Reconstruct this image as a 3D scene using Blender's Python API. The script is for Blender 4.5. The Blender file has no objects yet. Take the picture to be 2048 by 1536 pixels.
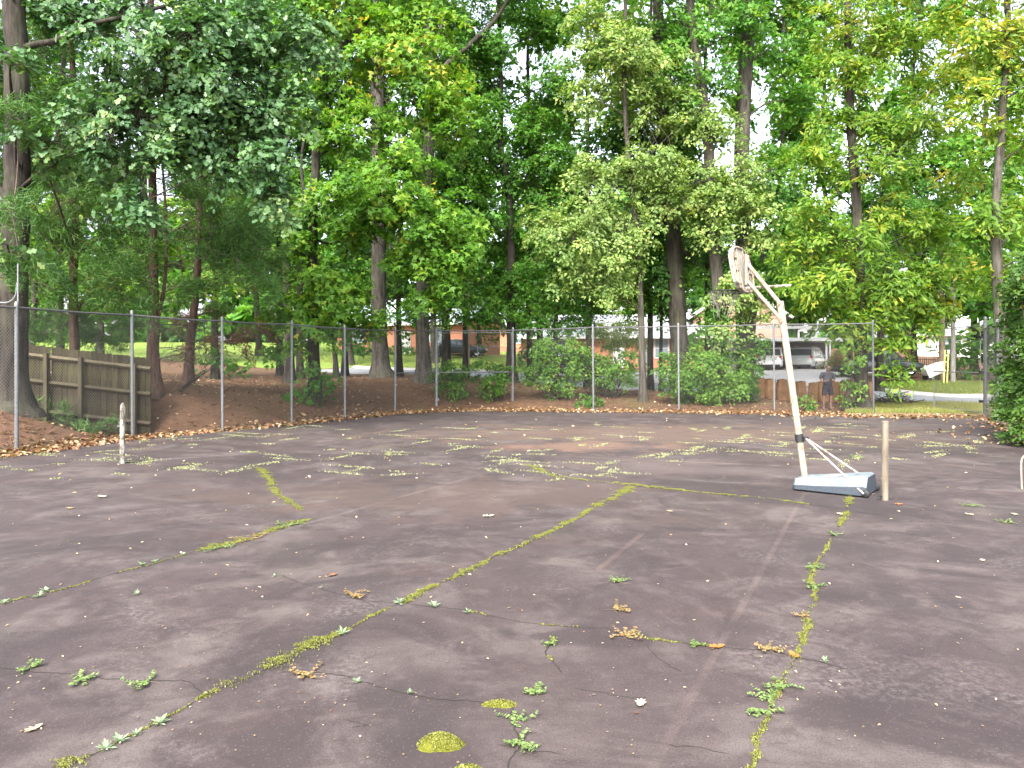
import bpy, bmesh, math
import numpy as np
from math import radians, sin, cos, pi, sqrt
from mathutils import Vector, Matrix

rng = np.random.default_rng(7)
SC = bpy.context.scene
COL = SC.collection

# ------------------------------------------------------------------ camera, sky, sun, exposure
F = 1480.0          # focal length in photo pixels (photo 2048 wide)
HOR = 724.0         # horizon row
CAMH = 1.85         # eye height
cam = bpy.data.cameras.new('camera')
cam.sensor_width = 36.0
cam.lens = F / 2048 * 36.0
cam.shift_y = -(768 - HOR) / 2048
cam.clip_end = 2000
camo = bpy.data.objects.new('camera', cam)
camo.location = (0, 0, CAMH)
camo.rotation_euler = (radians(90), 0, 0)
COL.objects.link(camo)
SC.camera = camo

SUN_EL, SUN_AZ = 46.0, 200.0      # azimuth: 0 = +y (into the picture), 90 = +x; 205 = behind the camera, a little left
w = bpy.data.worlds.new('World'); SC.world = w; w.use_nodes = True
nt = w.node_tree; nt.nodes.clear()
sky = nt.nodes.new('ShaderNodeTexSky'); sky.sky_type = 'NISHITA'; sky.sun_disc = False
sky.sun_elevation = radians(SUN_EL); sky.sun_rotation = radians(SUN_AZ)
sky.air_density = 1.0; sky.dust_density = 4.0; sky.ozone_density = 1.0
hs = nt.nodes.new('ShaderNodeHueSaturation'); hs.inputs['Saturation'].default_value = 0.45
bg = nt.nodes.new('ShaderNodeBackground'); bg.inputs['Strength'].default_value = 0.15
wo = nt.nodes.new('ShaderNodeOutputWorld')
nt.links.new(sky.outputs[0], hs.inputs['Color']); nt.links.new(hs.outputs[0], bg.inputs['Color'])
nt.links.new(bg.outputs[0], wo.inputs['Surface'])
sl = bpy.data.lights.new('sun', 'SUN'); sl.energy = 1.25; sl.angle = radians(14); sl.color = (1.0, 0.95, 0.87)
slo = bpy.data.objects.new('sun', sl); COL.objects.link(slo)
sd = Vector((sin(radians(SUN_AZ)) * cos(radians(SUN_EL)), cos(radians(SUN_AZ)) * cos(radians(SUN_EL)), sin(radians(SUN_EL))))
slo.rotation_euler = sd.to_track_quat('Z', 'Y').to_euler()
SC.view_settings.view_transform = 'Standard'; SC.view_settings.look = 'None'
SC.view_settings.gamma = 1.0; SC.view_settings.use_curve_mapping = False
SC.view_settings.exposure = 2.45
SC.cycles.max_bounces = 6; SC.cycles.diffuse_bounces = 3; SC.cycles.transmission_bounces = 4
SC.cycles.transparent_max_bounces = 12

# ------------------------------------------------------------------ helpers
def G(px, py):                       # photo pixel on the flat court -> world
    Z = CAMH * F / (py - HOR)
    return ((px - 1024) / F * Z, Z)
def X(px, Z): return (px - 1024) / F * Z
def HZ(py, Z): return CAMH + (HOR - py) / F * Z
def P(px, py, Z): return (X(px, Z), Z, HZ(py, Z))

class N:                              # small node-material helper
    def __init__(s, name):
        s.m = bpy.data.materials.new(name); s.m.use_nodes = True
        s.t = s.m.node_tree; s.t.nodes.clear()
        s.out = s.t.nodes.new('ShaderNodeOutputMaterial')
    def n(s, typ, **kw):
        x = s.t.nodes.new(typ)
        for k, v in kw.items():
            if k.startswith('_'): setattr(x, k[1:], v)
            else: x.inputs[k.replace('__', ' ')].default_value = v
        return x
    def l(s, a, b): s.t.links.new(a, b)
    def val(s, sock, v):
        if hasattr(v, 'links') or isinstance(v, bpy.types.NodeSocket): s.l(v, sock)
        else: sock.default_value = v
    def math(s, op, a, b=0.0, c=None, clamp=False):
        x = s.t.nodes.new('ShaderNodeMath'); x.operation = op; x.use_clamp = clamp
        s.val(x.inputs[0], a); s.val(x.inputs[1], b)
        if c is not None: s.val(x.inputs[2], c)
        return x.outputs[0]
    def coord(s, which='Object'):
        if not hasattr(s, '_tc'): s._tc = s.t.nodes.new('ShaderNodeTexCoord')
        return s._tc.outputs[which]
    def noise(s, scale, detail=5, rough=.55, vec=None, stretch=None, dist=0.0):
        x = s.t.nodes.new('ShaderNodeTexNoise'); x.inputs['Scale'].default_value = scale
        x.inputs['Detail'].default_value = detail; x.inputs['Roughness'].default_value = rough
        x.inputs['Distortion'].default_value = dist
        v = vec or s.coord()
        if stretch:
            mp = s.t.nodes.new('ShaderNodeMapping'); mp.inputs['Scale'].default_value = stretch
            s.l(v, mp.inputs['Vector']); v = mp.outputs[0]
        s.l(v, x.inputs['Vector']); return x.outputs[0]
    def ramp(s, fac, stops, interp='LINEAR'):
        x = s.t.nodes.new('ShaderNodeValToRGB'); x.color_ramp.interpolation = interp
        e = x.color_ramp.elements
        while len(e) < len(stops): e.new(0.5)
        for i, (p, c) in enumerate(stops):
            e[i].position = p
            e[i].color = (c, c, c, 1) if not hasattr(c, '__len__') else (*c, 1)
        s.l(fac, x.inputs[0]); return x.outputs[0]
    def mix(s, fac, a, b, mode='MIX'):
        x = s.t.nodes.new('ShaderNodeMix'); x.data_type = 'RGBA'; x.blend_type = mode
        s.val(x.inputs[0], fac)
        for sock, v in ((x.inputs[6], a), (x.inputs[7], b)):
            if isinstance(v, bpy.types.NodeSocket): s.l(v, sock)
            else: sock.default_value = (*v, 1)
        return x.outputs[2]
    def bump(s, h, strength=.3, dist=.01, normal=None):
        x = s.t.nodes.new('ShaderNodeBump'); x.inputs['Strength'].default_value = strength
        x.inputs['Distance'].default_value = dist; s.l(h, x.inputs['Height'])
        if normal: s.l(normal, x.inputs['Normal'])
        return x.outputs[0]
    def pbr(s, col, rough=.8, metal=0.0, spec=.4, normal=None):
        x = s.t.nodes.new('ShaderNodeBsdfPrincipled')
        if isinstance(col, bpy.types.NodeSocket): s.l(col, x.inputs['Base Color'])
        else: x.inputs['Base Color'].default_value = (*col, 1)
        s.val(x.inputs['Roughness'], rough); s.val(x.inputs['Metallic'], metal)
        x.inputs['Specular IOR Level'].default_value = spec
        if normal: s.l(normal, x.inputs['Normal'])
        s.x = x; return x.outputs[0]
    def done(s, sh): s.l(sh, s.out.inputs['Surface']); return s.m

def simple(name, col, rough=.6, metal=0.0, var=.25, scale=8.0, spec=.4, bump=0.0, stretch=None):
    s = N(name); n = s.noise(scale, 6, .6, stretch=stretch)
    c = s.mix(s.ramp(n, [(.3, 0), (.7, 1)]), tuple(x * (1 - var) for x in col), tuple(min(1, x * (1 + var)) for x in col))
    nm = s.bump(s.noise(scale * 6, 4, stretch=stretch), bump, .01) if bump else None
    return s.done(s.pbr(c, rough, metal, spec, nm))

def rusty(name, paint, rust=(.19, .07, .03), lo=.56, hi=.66, rough=.55, scale=14, stretch=(1, 1, .35)):
    s = N(name)
    a = s.noise(scale, 8, .65, stretch=stretch)
    m = s.ramp(a, [(lo, 0), (hi, 1)])
    b = s.noise(3.0, 4, .6)
    p = s.mix(s.ramp(b, [(.35, 0), (.7, 1)]), tuple(x * .78 for x in paint), paint)
    return s.done(s.pbr(s.mix(m, p, rust), rough, 0, .4, s.bump(a, .15, .004)))

def link(name, me, mat=None, parent=None, smooth=False):
    o = bpy.data.objects.new(name, me); COL.objects.link(o)
    if mat is not None and len(me.materials) == 0: me.materials.append(mat)
    if parent is not None: o.parent = parent
    if smooth:
        me.polygons.foreach_set('use_smooth', np.ones(len(me.polygons), bool))
        if len(me.polygons) < 3000: me.set_sharp_from_angle(angle=radians(50))
    return o

def tag(o, label=None, cat=None, group=None, kind=None):
    if label: o['label'] = label
    if cat: o['category'] = cat
    if group: o['group'] = group
    if kind: o['kind'] = kind
    return o

def thing(name, label, cat, loc=(0, 0, 0), rz=0.0, group=None):
    o = bpy.data.objects.new(name, None); COL.objects.link(o)
    o.location = loc; o.rotation_euler = (0, 0, rz); o.empty_display_size = .2
    return tag(o, label, cat, group)

def copy_tree(o, parent=None):
    c = o.copy(); COL.objects.link(c); c.parent = parent
    for ch in list(o.children): copy_tree(ch, c)
    return c

def mesh(name, V, Fc):
    me = bpy.data.meshes.new(name); me.from_pydata([tuple(v) for v in V], [], [tuple(int(i) for i in f) for f in Fc]); me.update()
    return me

def np_mesh(name, V, polys, attr=None):
    """V (n,3); polys (m,k) all of the same size"""
    me = bpy.data.meshes.new(name)
    m, k = polys.shape
    me.vertices.add(len(V)); me.vertices.foreach_set('co', np.ascontiguousarray(V, dtype=np.float32).ravel())
    me.loops.add(m * k); me.loops.foreach_set('vertex_index', np.ascontiguousarray(polys, dtype=np.int32).ravel())
    me.polygons.add(m); me.polygons.foreach_set('loop_start', (np.arange(m) * k).astype(np.int32))
    me.update(calc_edges=True)
    if attr is not None:
        a = me.attributes.new('tint', 'FLOAT', 'FACE'); a.data.foreach_set('value', attr.astype(np.float32))
    return me

class MB:                             # mesh builder for parts
    def __init__(s): s.V = []; s.F = []
    def add(s, V, Fc):
        o = len(s.V); s.V += [tuple(v) for v in V]; s.F += [tuple(i + o for i in f) for f in Fc]; return s
    def box(s, c, d, R=None, taper=1.0):
        x, y, z = (q / 2 for q in d)
        v = [(-x, -y, -z), (x, -y, -z), (x, y, -z), (-x, y, -z), (-x * taper, -y * taper, z), (x * taper, -y * taper, z), (x * taper, y * taper, z), (-x * taper, y * taper, z)]
        if R is not None: v = [tuple(R @ Vector(q)) for q in v]
        v = [(q[0] + c[0], q[1] + c[1], q[2] + c[2]) for q in v]
        return s.add(v, [(0, 3, 2, 1), (4, 5, 6, 7), (0, 1, 5, 4), (1, 2, 6, 5), (2, 3, 7, 6), (3, 0, 4, 7)])
    def tube(s, pts, r, n=8, cap=True):
        pts = np.array(pts, float); k = len(pts); r = np.broadcast_to(np.array(r, float), (k,))
        V, Fc = tube_np(pts, r, n)
        fs = [tuple(q) for q in Fc]
        if cap: fs += [tuple(range(n - 1, -1, -1)), tuple((k - 1) * n + i for i in range(n))]
        return s.add(V, fs)
    def lathe(s, prof, c=(0, 0, 0), n=20, axis='z'):
        V = []; Fc = []
        for (r, z) in prof:
            for i in range(n):
                a = 2 * pi * i / n; p = (r * cos(a), r * sin(a), z)
                if axis == 'x': p = (p[2], p[0], p[1])
                if axis == 'y': p = (p[0], p[2], p[1])
                V.append((p[0] + c[0], p[1] + c[1], p[2] + c[2]))
        for j in range(len(prof) - 1):
            for i in range(n):
                Fc.append((j * n + i, j * n + (i + 1) % n, (j + 1) * n + (i + 1) % n, (j + 1) * n + i))
        return s.add(V, Fc)
    def build(s, name, mat, parent=None, smooth=False, bevel=0.0):
        me = mesh(name, s.V, s.F)
        bm = bmesh.new(); bm.from_mesh(me); bmesh.ops.recalc_face_normals(bm, faces=bm.faces)
        bm.to_mesh(me); bm.free()
        o = link(name, me, mat, parent, smooth)
        if bevel:
            b = o.modifiers.new('bevel', 'BEVEL'); b.width = bevel; b.segments = 2; b.limit_method = 'ANGLE'
        return o

def tube_np(pts, r, n, jit=None):
    k = len(pts)
    t = np.gradient(pts, axis=0); t /= np.linalg.norm(t, axis=1, keepdims=True) + 1e-9
    ref = np.array([0.0, 0.0, 1.0]) if abs(t[:, 2]).mean() < .8 else np.array([0.0, 1.0, 0.0])
    a = np.cross(t, ref); a /= np.linalg.norm(a, axis=1, keepdims=True) + 1e-9
    b = np.cross(t, a)
    an = np.arange(n) * 2 * pi / n
    rr = r[:, None] * (np.ones((k, n)) if jit is None else jit)
    V = pts[:, None, :] + rr[..., None] * (np.cos(an)[None, :, None] * a[:, None, :] + np.sin(an)[None, :, None] * b[:, None, :])
    i = np.arange(k - 1)[:, None] * n; j = np.arange(n)[None, :]; j2 = (j + 1) % n
    Fc = np.stack([i + j, i + j2, i + n + j2, i + n + j], -1).reshape(-1, 4)
    return V.reshape(-1, 3), Fc

def smooth_path(pts, r, sub=4):
    pts = np.array(pts, float); r = np.array(r, float); k = len(pts)
    if k < 3:
        u = np.linspace(0, k - 1, (k - 1) * sub + 1)
        return np.stack([np.interp(u, np.arange(k), pts[:, c]) for c in range(3)], 1), np.interp(u, np.arange(k), r)
    ext = np.vstack([2 * pts[0] - pts[1], pts, 2 * pts[-1] - pts[-2]])
    out = []
    for i in range(k - 1):
        p0, p1, p2, p3 = ext[i:i + 4]
        for s in range(sub):
            t = s / sub
            out.append(.5 * ((2 * p1) + (-p0 + p2) * t + (2 * p0 - 5 * p1 + 4 * p2 - p3) * t * t + (-p0 + 3 * p1 - 3 * p2 + p3) * t ** 3))
    out.append(pts[-1])
    return np.array(out), np.interp(np.linspace(0, k - 1, len(out)), np.arange(k), r)

# ------------------------------------------------------------------ court outline and terrain
EDGE_PX = [(-330, 950), (0, 915), (265, 880), (445, 862), (583, 850), (690, 838), (800, 828), (870, 824.5), (950, 822), (1187, 824),
           (1549, 828), (1750, 836), (1960, 836), (1990, 850), (2048, 893)]
EDGE = [G(*q) for q in EDGE_PX]
ud = np.array([.445, .8955]); vd = np.array([.8955, -.445])     # court axes
e0 = np.array(EDGE[0]); e1 = np.array(EDGE[-1])
COURT = [tuple(e0 - ud * 18)] + EDGE + [tuple(e1 - ud * 6), tuple(e1 - ud * 30)]
CP = np.array(COURT)

def in_court(x, y):
    inside = np.zeros(np.shape(x), bool); n = len(CP); j = n - 1
    for i in range(n):
        xi, yi = CP[i]; xj, yj = CP[j]
        c = ((yi > y) != (yj > y)) & (x < (xj - xi) * (y - yi) / (yj - yi + 1e-12) + xi)
        inside ^= c; j = i
    return inside
def edge_dist(x, y):
    d = np.full(np.shape(x), 1e9); n = len(CP)
    for i in range(n):
        a = CP[i]; b = CP[(i + 1) % n]; ab = b - a; L = ab @ ab
        t = np.clip(((x - a[0]) * ab[0] + (y - a[1]) * ab[1]) / L, 0, 1)
        d = np.minimum(d, np.hypot(x - a[0] - t * ab[0], y - a[1] - t * ab[1]))
    return d

ctl = []
for q in [(30, 845, 17), (60, 835, 19.4), (170, 845, 19.4), (300, 862, 19.4), (308, 838, 20.6), (378, 770, 26), (577, 765, 32), (627, 800, 26.5),
          (668, 757, 34), (757, 757, 33), (845, 767, 32), (1020, 765, 34), (900, 760, 36), (1283, 783, 33), (1350, 790, 31.5), (1490, 797, 31), (1600, 803, 33.5),
          (1725, 820, 28.2), (1790, 810, 31), (1757, 783, 38), (1900, 795, 36), (1850, 766, 42), (1970, 800, 34.5), (1200, 781, 38.5), (1200, 764, 44),
          (700, 748, 46), (700, 740, 51), (1100, 768, 41), (900, 745, 46), (850, 741, 50), (1560, 775, 43), (1615, 742, 52), (1700, 745, 51), (700, 715, 60), (620, 692, 74),
          (800, 700, 72), (980, 718, 62), (1000, 712, 78), (1200, 738, 58), (1300, 735, 60), (1200, 720, 75), (1500, 740, 57), (1700, 735, 62), (1900, 745, 55), (2000, 735, 65),
          (200, 735, 40), (0, 720, 50), (-300, 760, 30), (300, 700, 62), (-400, 700, 70), (2300, 790, 35), (2400, 735, 65), (2300, 860, 22)]:
    x, y, z = P(*q); ctl.append((x, y, z))
for (x, y) in EDGE: ctl.append((x, y, 0.0))
for x in (-90, -45, 0, 45, 90): ctl.append((x, 110, 5.0)); ctl.append((x, -30, 0.0))
ctl += [(-70, 40, 3.0), (-60, 10, 1.0), (70, 40, 1.2), (60, 10, .2), (25, 12, 0), (22, 0, 0), (-20, 5, .4), (-22, -8, .2)]
ctl = np.array(ctl)
_D = np.hypot(ctl[:, None, 0] - ctl[None, :, 0], ctl[:, None, 1] - ctl[None, :, 1])
_W = np.linalg.solve(np.vstack([np.hstack([-np.sqrt(_D ** 2 + 1.0) - np.eye(len(ctl)) * .35, np.ones((len(ctl), 1))]), np.append(np.ones(len(ctl)), 0)[None]]),
                     np.append(ctl[:, 2], 0))
def terrain(x, y):
    x = np.asarray(x, float); y = np.asarray(y, float)
    sh = x.shape; xf = x.ravel(); yf = y.ravel(); out = np.empty(len(xf))
    for i in range(0, len(xf), 20000):
        d = np.hypot(xf[i:i + 20000, None] - ctl[None, :, 0], yf[i:i + 20000, None] - ctl[None, :, 1])
        out[i:i + 20000] = -np.sqrt(d * d + 1.0) @ _W[:-1] + _W[-1]
    ed = edge_dist(xf, yf); ins = in_court(xf, yf)
    out = np.clip(out, -.3, 9.0)
    k = np.clip(ed / 1.2, 0, 1); k = k * k * (3 - 2 * k)
    out = np.where(ins, -.03 - .1 * np.clip(ed, 0, 1), out * k + (-.012 + .05 * np.clip(ed / .3, 0, 1)) * (1 - k))
    return out.reshape(sh)
def TZ(x, y): return float(terrain(np.array([x]), np.array([y]))[0])
def base(px, Z): x = X(px, Z); return (x, Z, TZ(x, Z))

# ------------------------------------------------------------------ materials
def bark(name, c0, c1, scale=9.0):
    s = N(name)
    n1 = s.noise(scale, 8, .65, stretch=(1, 1, .14), dist=.4)
    n2 = s.noise(1.1, 5, .6)
    c = s.mix(s.ramp(n1, [(.36, 0), (.62, 1)]), c0, c1)
    c = s.mix(s.ramp(n2, [(.45, 0), (.75, .35)]), c, (.13, .14, .08))
    return s.done(s.pbr(c, .95, 0, .2, s.bump(n1, .9, .04)))

def leafmat(name, stops, trans=.38, gloss=.25):
    s = N(name)
    at = s.t.nodes.new('ShaderNodeAttribute'); at.attribute_name = 'tint'
    col = s.ramp(at.outputs['Fac'], stops)
    d = s.pbr(col, .5, 0, gloss)
    tr = s.t.nodes.new('ShaderNodeBsdfTranslucent')
    tc = s.mix(1.0, col, (1.35, 1.5, .55), 'MULTIPLY'); s.l(tc, tr.inputs['Color'])
    mx = s.t.nodes.new('ShaderNodeMixShader'); mx.inputs[0].default_value = trans
    s.l(d, mx.inputs[1]); s.l(tr.outputs[0], mx.inputs[2])
    return s.done(mx.outputs[0])

M = {}
M['bark_grey'] = bark('bark_grey', (.025, .021, .018), (.095, .083, .072))
M['bark_dark'] = bark('bark_dark', (.012, .010, .009), (.05, .042, .036))
M['bark_red'] = bark('bark_red', (.032, .018, .014), (.115, .066, .05), 14)
M['twig_dead'] = simple('twig_dead', (.10, .075, .06), .9)
M['leaf_sweetgum'] = leafmat('leaf_sweetgum', [(0, (0.049, 0.129, 0.016)), (.45, (0.109, 0.246, 0.026)), (.75, (0.192, 0.314, 0.034)), (.93, (0.333, 0.347, 0.045)), (1, (0.486, 0.336, 0.055))], .42)
M['leaf_oak'] = leafmat('leaf_oak', [(0, (0.032, 0.088, 0.032)), (.5, (0.071, 0.160, 0.055)), (.85, (0.135, 0.234, 0.078)), (1, (0.200, 0.270, 0.078))], .28, .5)
M['leaf_maple'] = leafmat('leaf_maple', [(0, (0.036, 0.112, 0.019)), (.5, (0.076, 0.200, 0.026)), (.85, (0.144, 0.280, 0.036)), (1, (0.245, 0.326, 0.048))], .4)
M['leaf_pale'] = leafmat('leaf_pale', [(0, (0.094, 0.168, 0.045)), (.5, (0.187, 0.278, 0.075)), (.85, (0.298, 0.371, 0.111)), (1, (0.406, 0.405, 0.119))], .38)
M['leaf_hickory'] = leafmat('leaf_hickory', [(0, (0.058, 0.127, 0.018)), (.5, (0.128, 0.239, 0.027)), (.8, (0.243, 0.297, 0.036)), (1, (0.461, 0.360, 0.050))], .45)
M['leaf_dark'] = leafmat('leaf_dark', [(0, (0.029, 0.088, 0.021)), (.6, (0.065, 0.156, 0.031)), (1, (0.130, 0.230, 0.036))], .36)
M['leaf_cedar'] = leafmat('leaf_cedar', [(0, (0.031, 0.080, 0.022)), (.5, (0.069, 0.157, 0.037)), (.85, (0.117, 0.224, 0.045)), (.96, (0.166, 0.257, 0.054)), (1, (0.235, 0.128, 0.043))], .25)
M['leaf_dead'] = leafmat('leaf_dead', [(0, (.10, .045, .025)), (.6, (.17, .08, .045)), (1, (.09, .10, .04))], .25)
M['leaf_ivy'] = leafmat('leaf_ivy', [(0, (0.032, 0.078, 0.017)), (.6, (0.069, 0.143, 0.025)), (.9, (0.139, 0.201, 0.034)), (1, (0.277, 0.158, 0.046))], .35)
M['leaf_shrub'] = leafmat('leaf_shrub', [(0, (0.041, 0.109, 0.018)), (.5, (0.090, 0.201, 0.026)), (.9, (0.179, 0.295, 0.042)), (1, (0.276, 0.310, 0.060))], .38)
M['litter'] = leafmat('litter', [(0, (.09, .042, .025)), (.3, (.20, .10, .055)), (.55, (.33, .20, .11)), (.8, (.48, .36, .22)), (1, (.62, .52, .38))], .2)
M['straw'] = leafmat('straw', [(0, (.07, .03, .02)), (.6, (.16, .075, .045)), (1, (.26, .14, .08))], .1)
M['moss'] = leafmat('moss', [(0, (.05, .06, .014)), (.4, (.125, .135, .03)), (.8, (.20, .205, .055)), (1, (.28, .27, .10))], .06, .1)
M['drymoss'] = leafmat('dry_moss', [(0, (.12, .14, .055)), (.5, (.20, .22, .10)), (1, (.34, .34, .21))], .1, .1)
M['weed'] = leafmat('weed', [(0, (.06, .11, .03)), (.6, (.15, .22, .07)), (1, (.25, .3, .12))], .25)
M['rosette'] = leafmat('rosette', [(0, (.09, .15, .07)), (.6, (.19, .26, .15)), (1, (.36, .42, .29))], .2)
M['redweed'] = leafmat('redweed', [(0, (.12, .12, .04)), (.5, (.25, .19, .08)), (1, (.34, .15, .08))], .2)
M['grass'] = leafmat('grass', [(0, (.06, .10, .02)), (.6, (.13, .18, .035)), (1, (.27, .24, .09))], .3)
M['galv'] = simple('galvanised_steel', (.18, .185, .19), .55, .35, .25, 20)
M['rail'] = simple('dull_rail_steel', (.10, .10, .105), .6, .3, .2, 20)
M['wire'] = simple('galvanised_wire', (.10, .10, .10), .6, .3, .15, 5)
# ------------------------------------------------------------------ ground
def ground_mat():
    s = N('pine_straw_soil')
    n = s.noise(.5, 8, .6); n2 = s.noise(14, 8, .7); n3 = s.noise(60, 4, .7)
    c = s.mix(s.ramp(n2, [(.3, 0), (.7, 1)]), (.06, .032, .02), (.155, .088, .052))
    c = s.mix(s.ramp(n3, [(.5, 0), (.72, .6)]), c, (.26, .165, .10))
    c = s.mix(s.ramp(n, [(.52, 0), (.68, .45)]), c, (.10, .10, .035))
    return s.done(s.pbr(c, .97, 0, .15, s.bump(n2, .8, .05, s.bump(n3, .6, .02))))
def lawn_mat(name, a, b, dry):
    s = N(name)
    n = s.noise(.35, 6, .6); n2 = s.noise(9, 8, .7)
    c = s.mix(s.ramp(n2, [(.3, 0), (.7, 1)]), a, b)
    c = s.mix(s.ramp(n, [(.48, 0), (.66, .8)]), c, dry)
    return s.done(s.pbr(c, .95, 0, .15, s.bump(n2, .9, .05)))
M['soil'] = ground_mat()
M['lawn'] = lawn_mat('lawn', (.11, .18, .03), (.19, .27, .045), (.25, .28, .07))
M['verge'] = lawn_mat('verge_grass', (.10, .125, .03), (.17, .18, .05), (.27, .20, .11))
M['drygrass'] = lawn_mat('dry_grass', (.13, .09, .05), (.24, .16, .09), (.11, .11, .04))
M['road'] = simple('road_asphalt', (.23, .235, .245), .9, 0, .12, 2.0, .3, .3)
M['concrete'] = simple('concrete', (.38, .36, .34), .9, 0, .12, 1.5, .3, .3)

def axis(a, b, fine_a, fine_b, step, coarse):
    lo = np.arange(a, fine_a, coarse); mid = np.arange(fine_a, fine_b, step); hi = np.arange(fine_b, b + coarse, coarse)
    return np.concatenate([lo, mid, hi])
gx = axis(-240, 240, -34, 40, .5, 8.0); gy = axis(-60, 400, 6, 66, .5, 8.0)
XX, YY = np.meshgrid(gx, gy); ZZ = terrain(XX, YY)
ZZ += np.where(in_court(XX, YY), 0, .02 * np.sin(XX * 2.1 + YY) * np.sin(YY * 1.7 - XX * .6) * np.clip(edge_dist(XX, YY) - .6, 0, 1))
i = np.arange(len(gy) - 1)[:, None] * len(gx); j = np.arange(len(gx) - 1)[None, :]
polys = np.stack([i + j, i + j + 1, i + len(gx) + j + 1, i + len(gx) + j], -1).reshape(-1, 4)
ground = link('ground', np_mesh('ground', np.stack([XX, YY, ZZ], -1).reshape(-1, 3), polys), M['soil'], smooth=True)
tag(ground, 'reddish brown pine straw ground rising behind the fence', 'ground', kind='structure')

def drape(name, near, far, off, mat, label, cat, nu=60, nv=14, sides=True):
    """sheet between two polylines of (x, y), laid over the terrain"""
    near = np.array(near, float); far = np.array(far, float)
    u = np.linspace(0, 1, nu)
    def res(p):
        k = np.linspace(0, 1, len(p)); return np.stack([np.interp(u, k, p[:, 0]), np.interp(u, k, p[:, 1])], 1)
    a = res(near); b = res(far); v = np.linspace(0, 1, nv)[:, None, None]
    p = a[None] * (1 - v) + b[None] * v
    z = terrain(p[..., 0], p[..., 1]) + off
    V = np.concatenate([p, z[..., None]], -1)
    if sides: V[0, :, 2] -= off + .03; V[-1, :, 2] -= off + .03; V[:, 0, 2] -= off + .03; V[:, -1, 2] -= off + .03
    i = np.arange(nv - 1)[:, None] * nu; j = np.arange(nu - 1)[None, :]
    polys = np.stack([i + j, i + j + 1, i + nu + j + 1, i + nu + j], -1).reshape(-1, 4)
    o = link(name, np_mesh(name, V.reshape(-1, 3), polys), mat, smooth=True)
    return tag(o, label, cat, kind='structure')

RD = np.array([-.8955, .445])                 # the street runs along this direction
def rp(px, Z, k=0.0): return np.array([X(px, Z), Z]) + RD * k
r_near = rp(1900, 32.3); r_far = rp(1900, 36.4)
drape('road', [r_near - RD * 60, r_near + RD * 37], [r_far - RD * 60, r_far + RD * 37], .05, M['road'], 'pale grey street crossing behind the trees', 'road', 240, 12)
k_far = r_far + np.array([.10, .20])
drape('kerb', [r_far - RD * 60, r_far + RD * 37], [k_far - RD * 60, k_far + RD * 37], .16, M['concrete'], 'low concrete kerb on the far side of the street', 'kerb', 240, 4)
v1 = k_far + np.array([.03, .06]); v2 = v1 + ud * 5.2
drape('verge', [v1 - RD * 30, v1 + RD * 12.5], [v2 - RD * 30, v2 + RD * 12.5], .07, M['verge'], 'grass verge beyond the street', 'verge', 140, 16)
drape('driveway', [v1 + RD * 5.5 + ud * 3.0, v1 + RD * 24], [rp(1800, 60), rp(1440, 57)], .10, M['concrete'], 'pale concrete driveway in front of the carport', 'driveway', 60, 30)
drape('lawn', [v1 + RD * 24.5, v1 + RD * 37, r_near + RD * 38 - ud * 1.0, r_near + RD * 85 - ud * 6], [rp(1440, 95), rp(1100, 95), rp(700, 95), rp(-400, 95)], .07, M['lawn'], 'sunny green lawn on the rise beyond the street', 'lawn', 120, 60)
drape('dry_grass', [G(1680, 833), G(1985, 833)], [rp(1760, 31.9), rp(2050, 31.0)], .04, M['drygrass'], 'dry patchy grass between the court and the street', 'grass', 40, 20)

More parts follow.
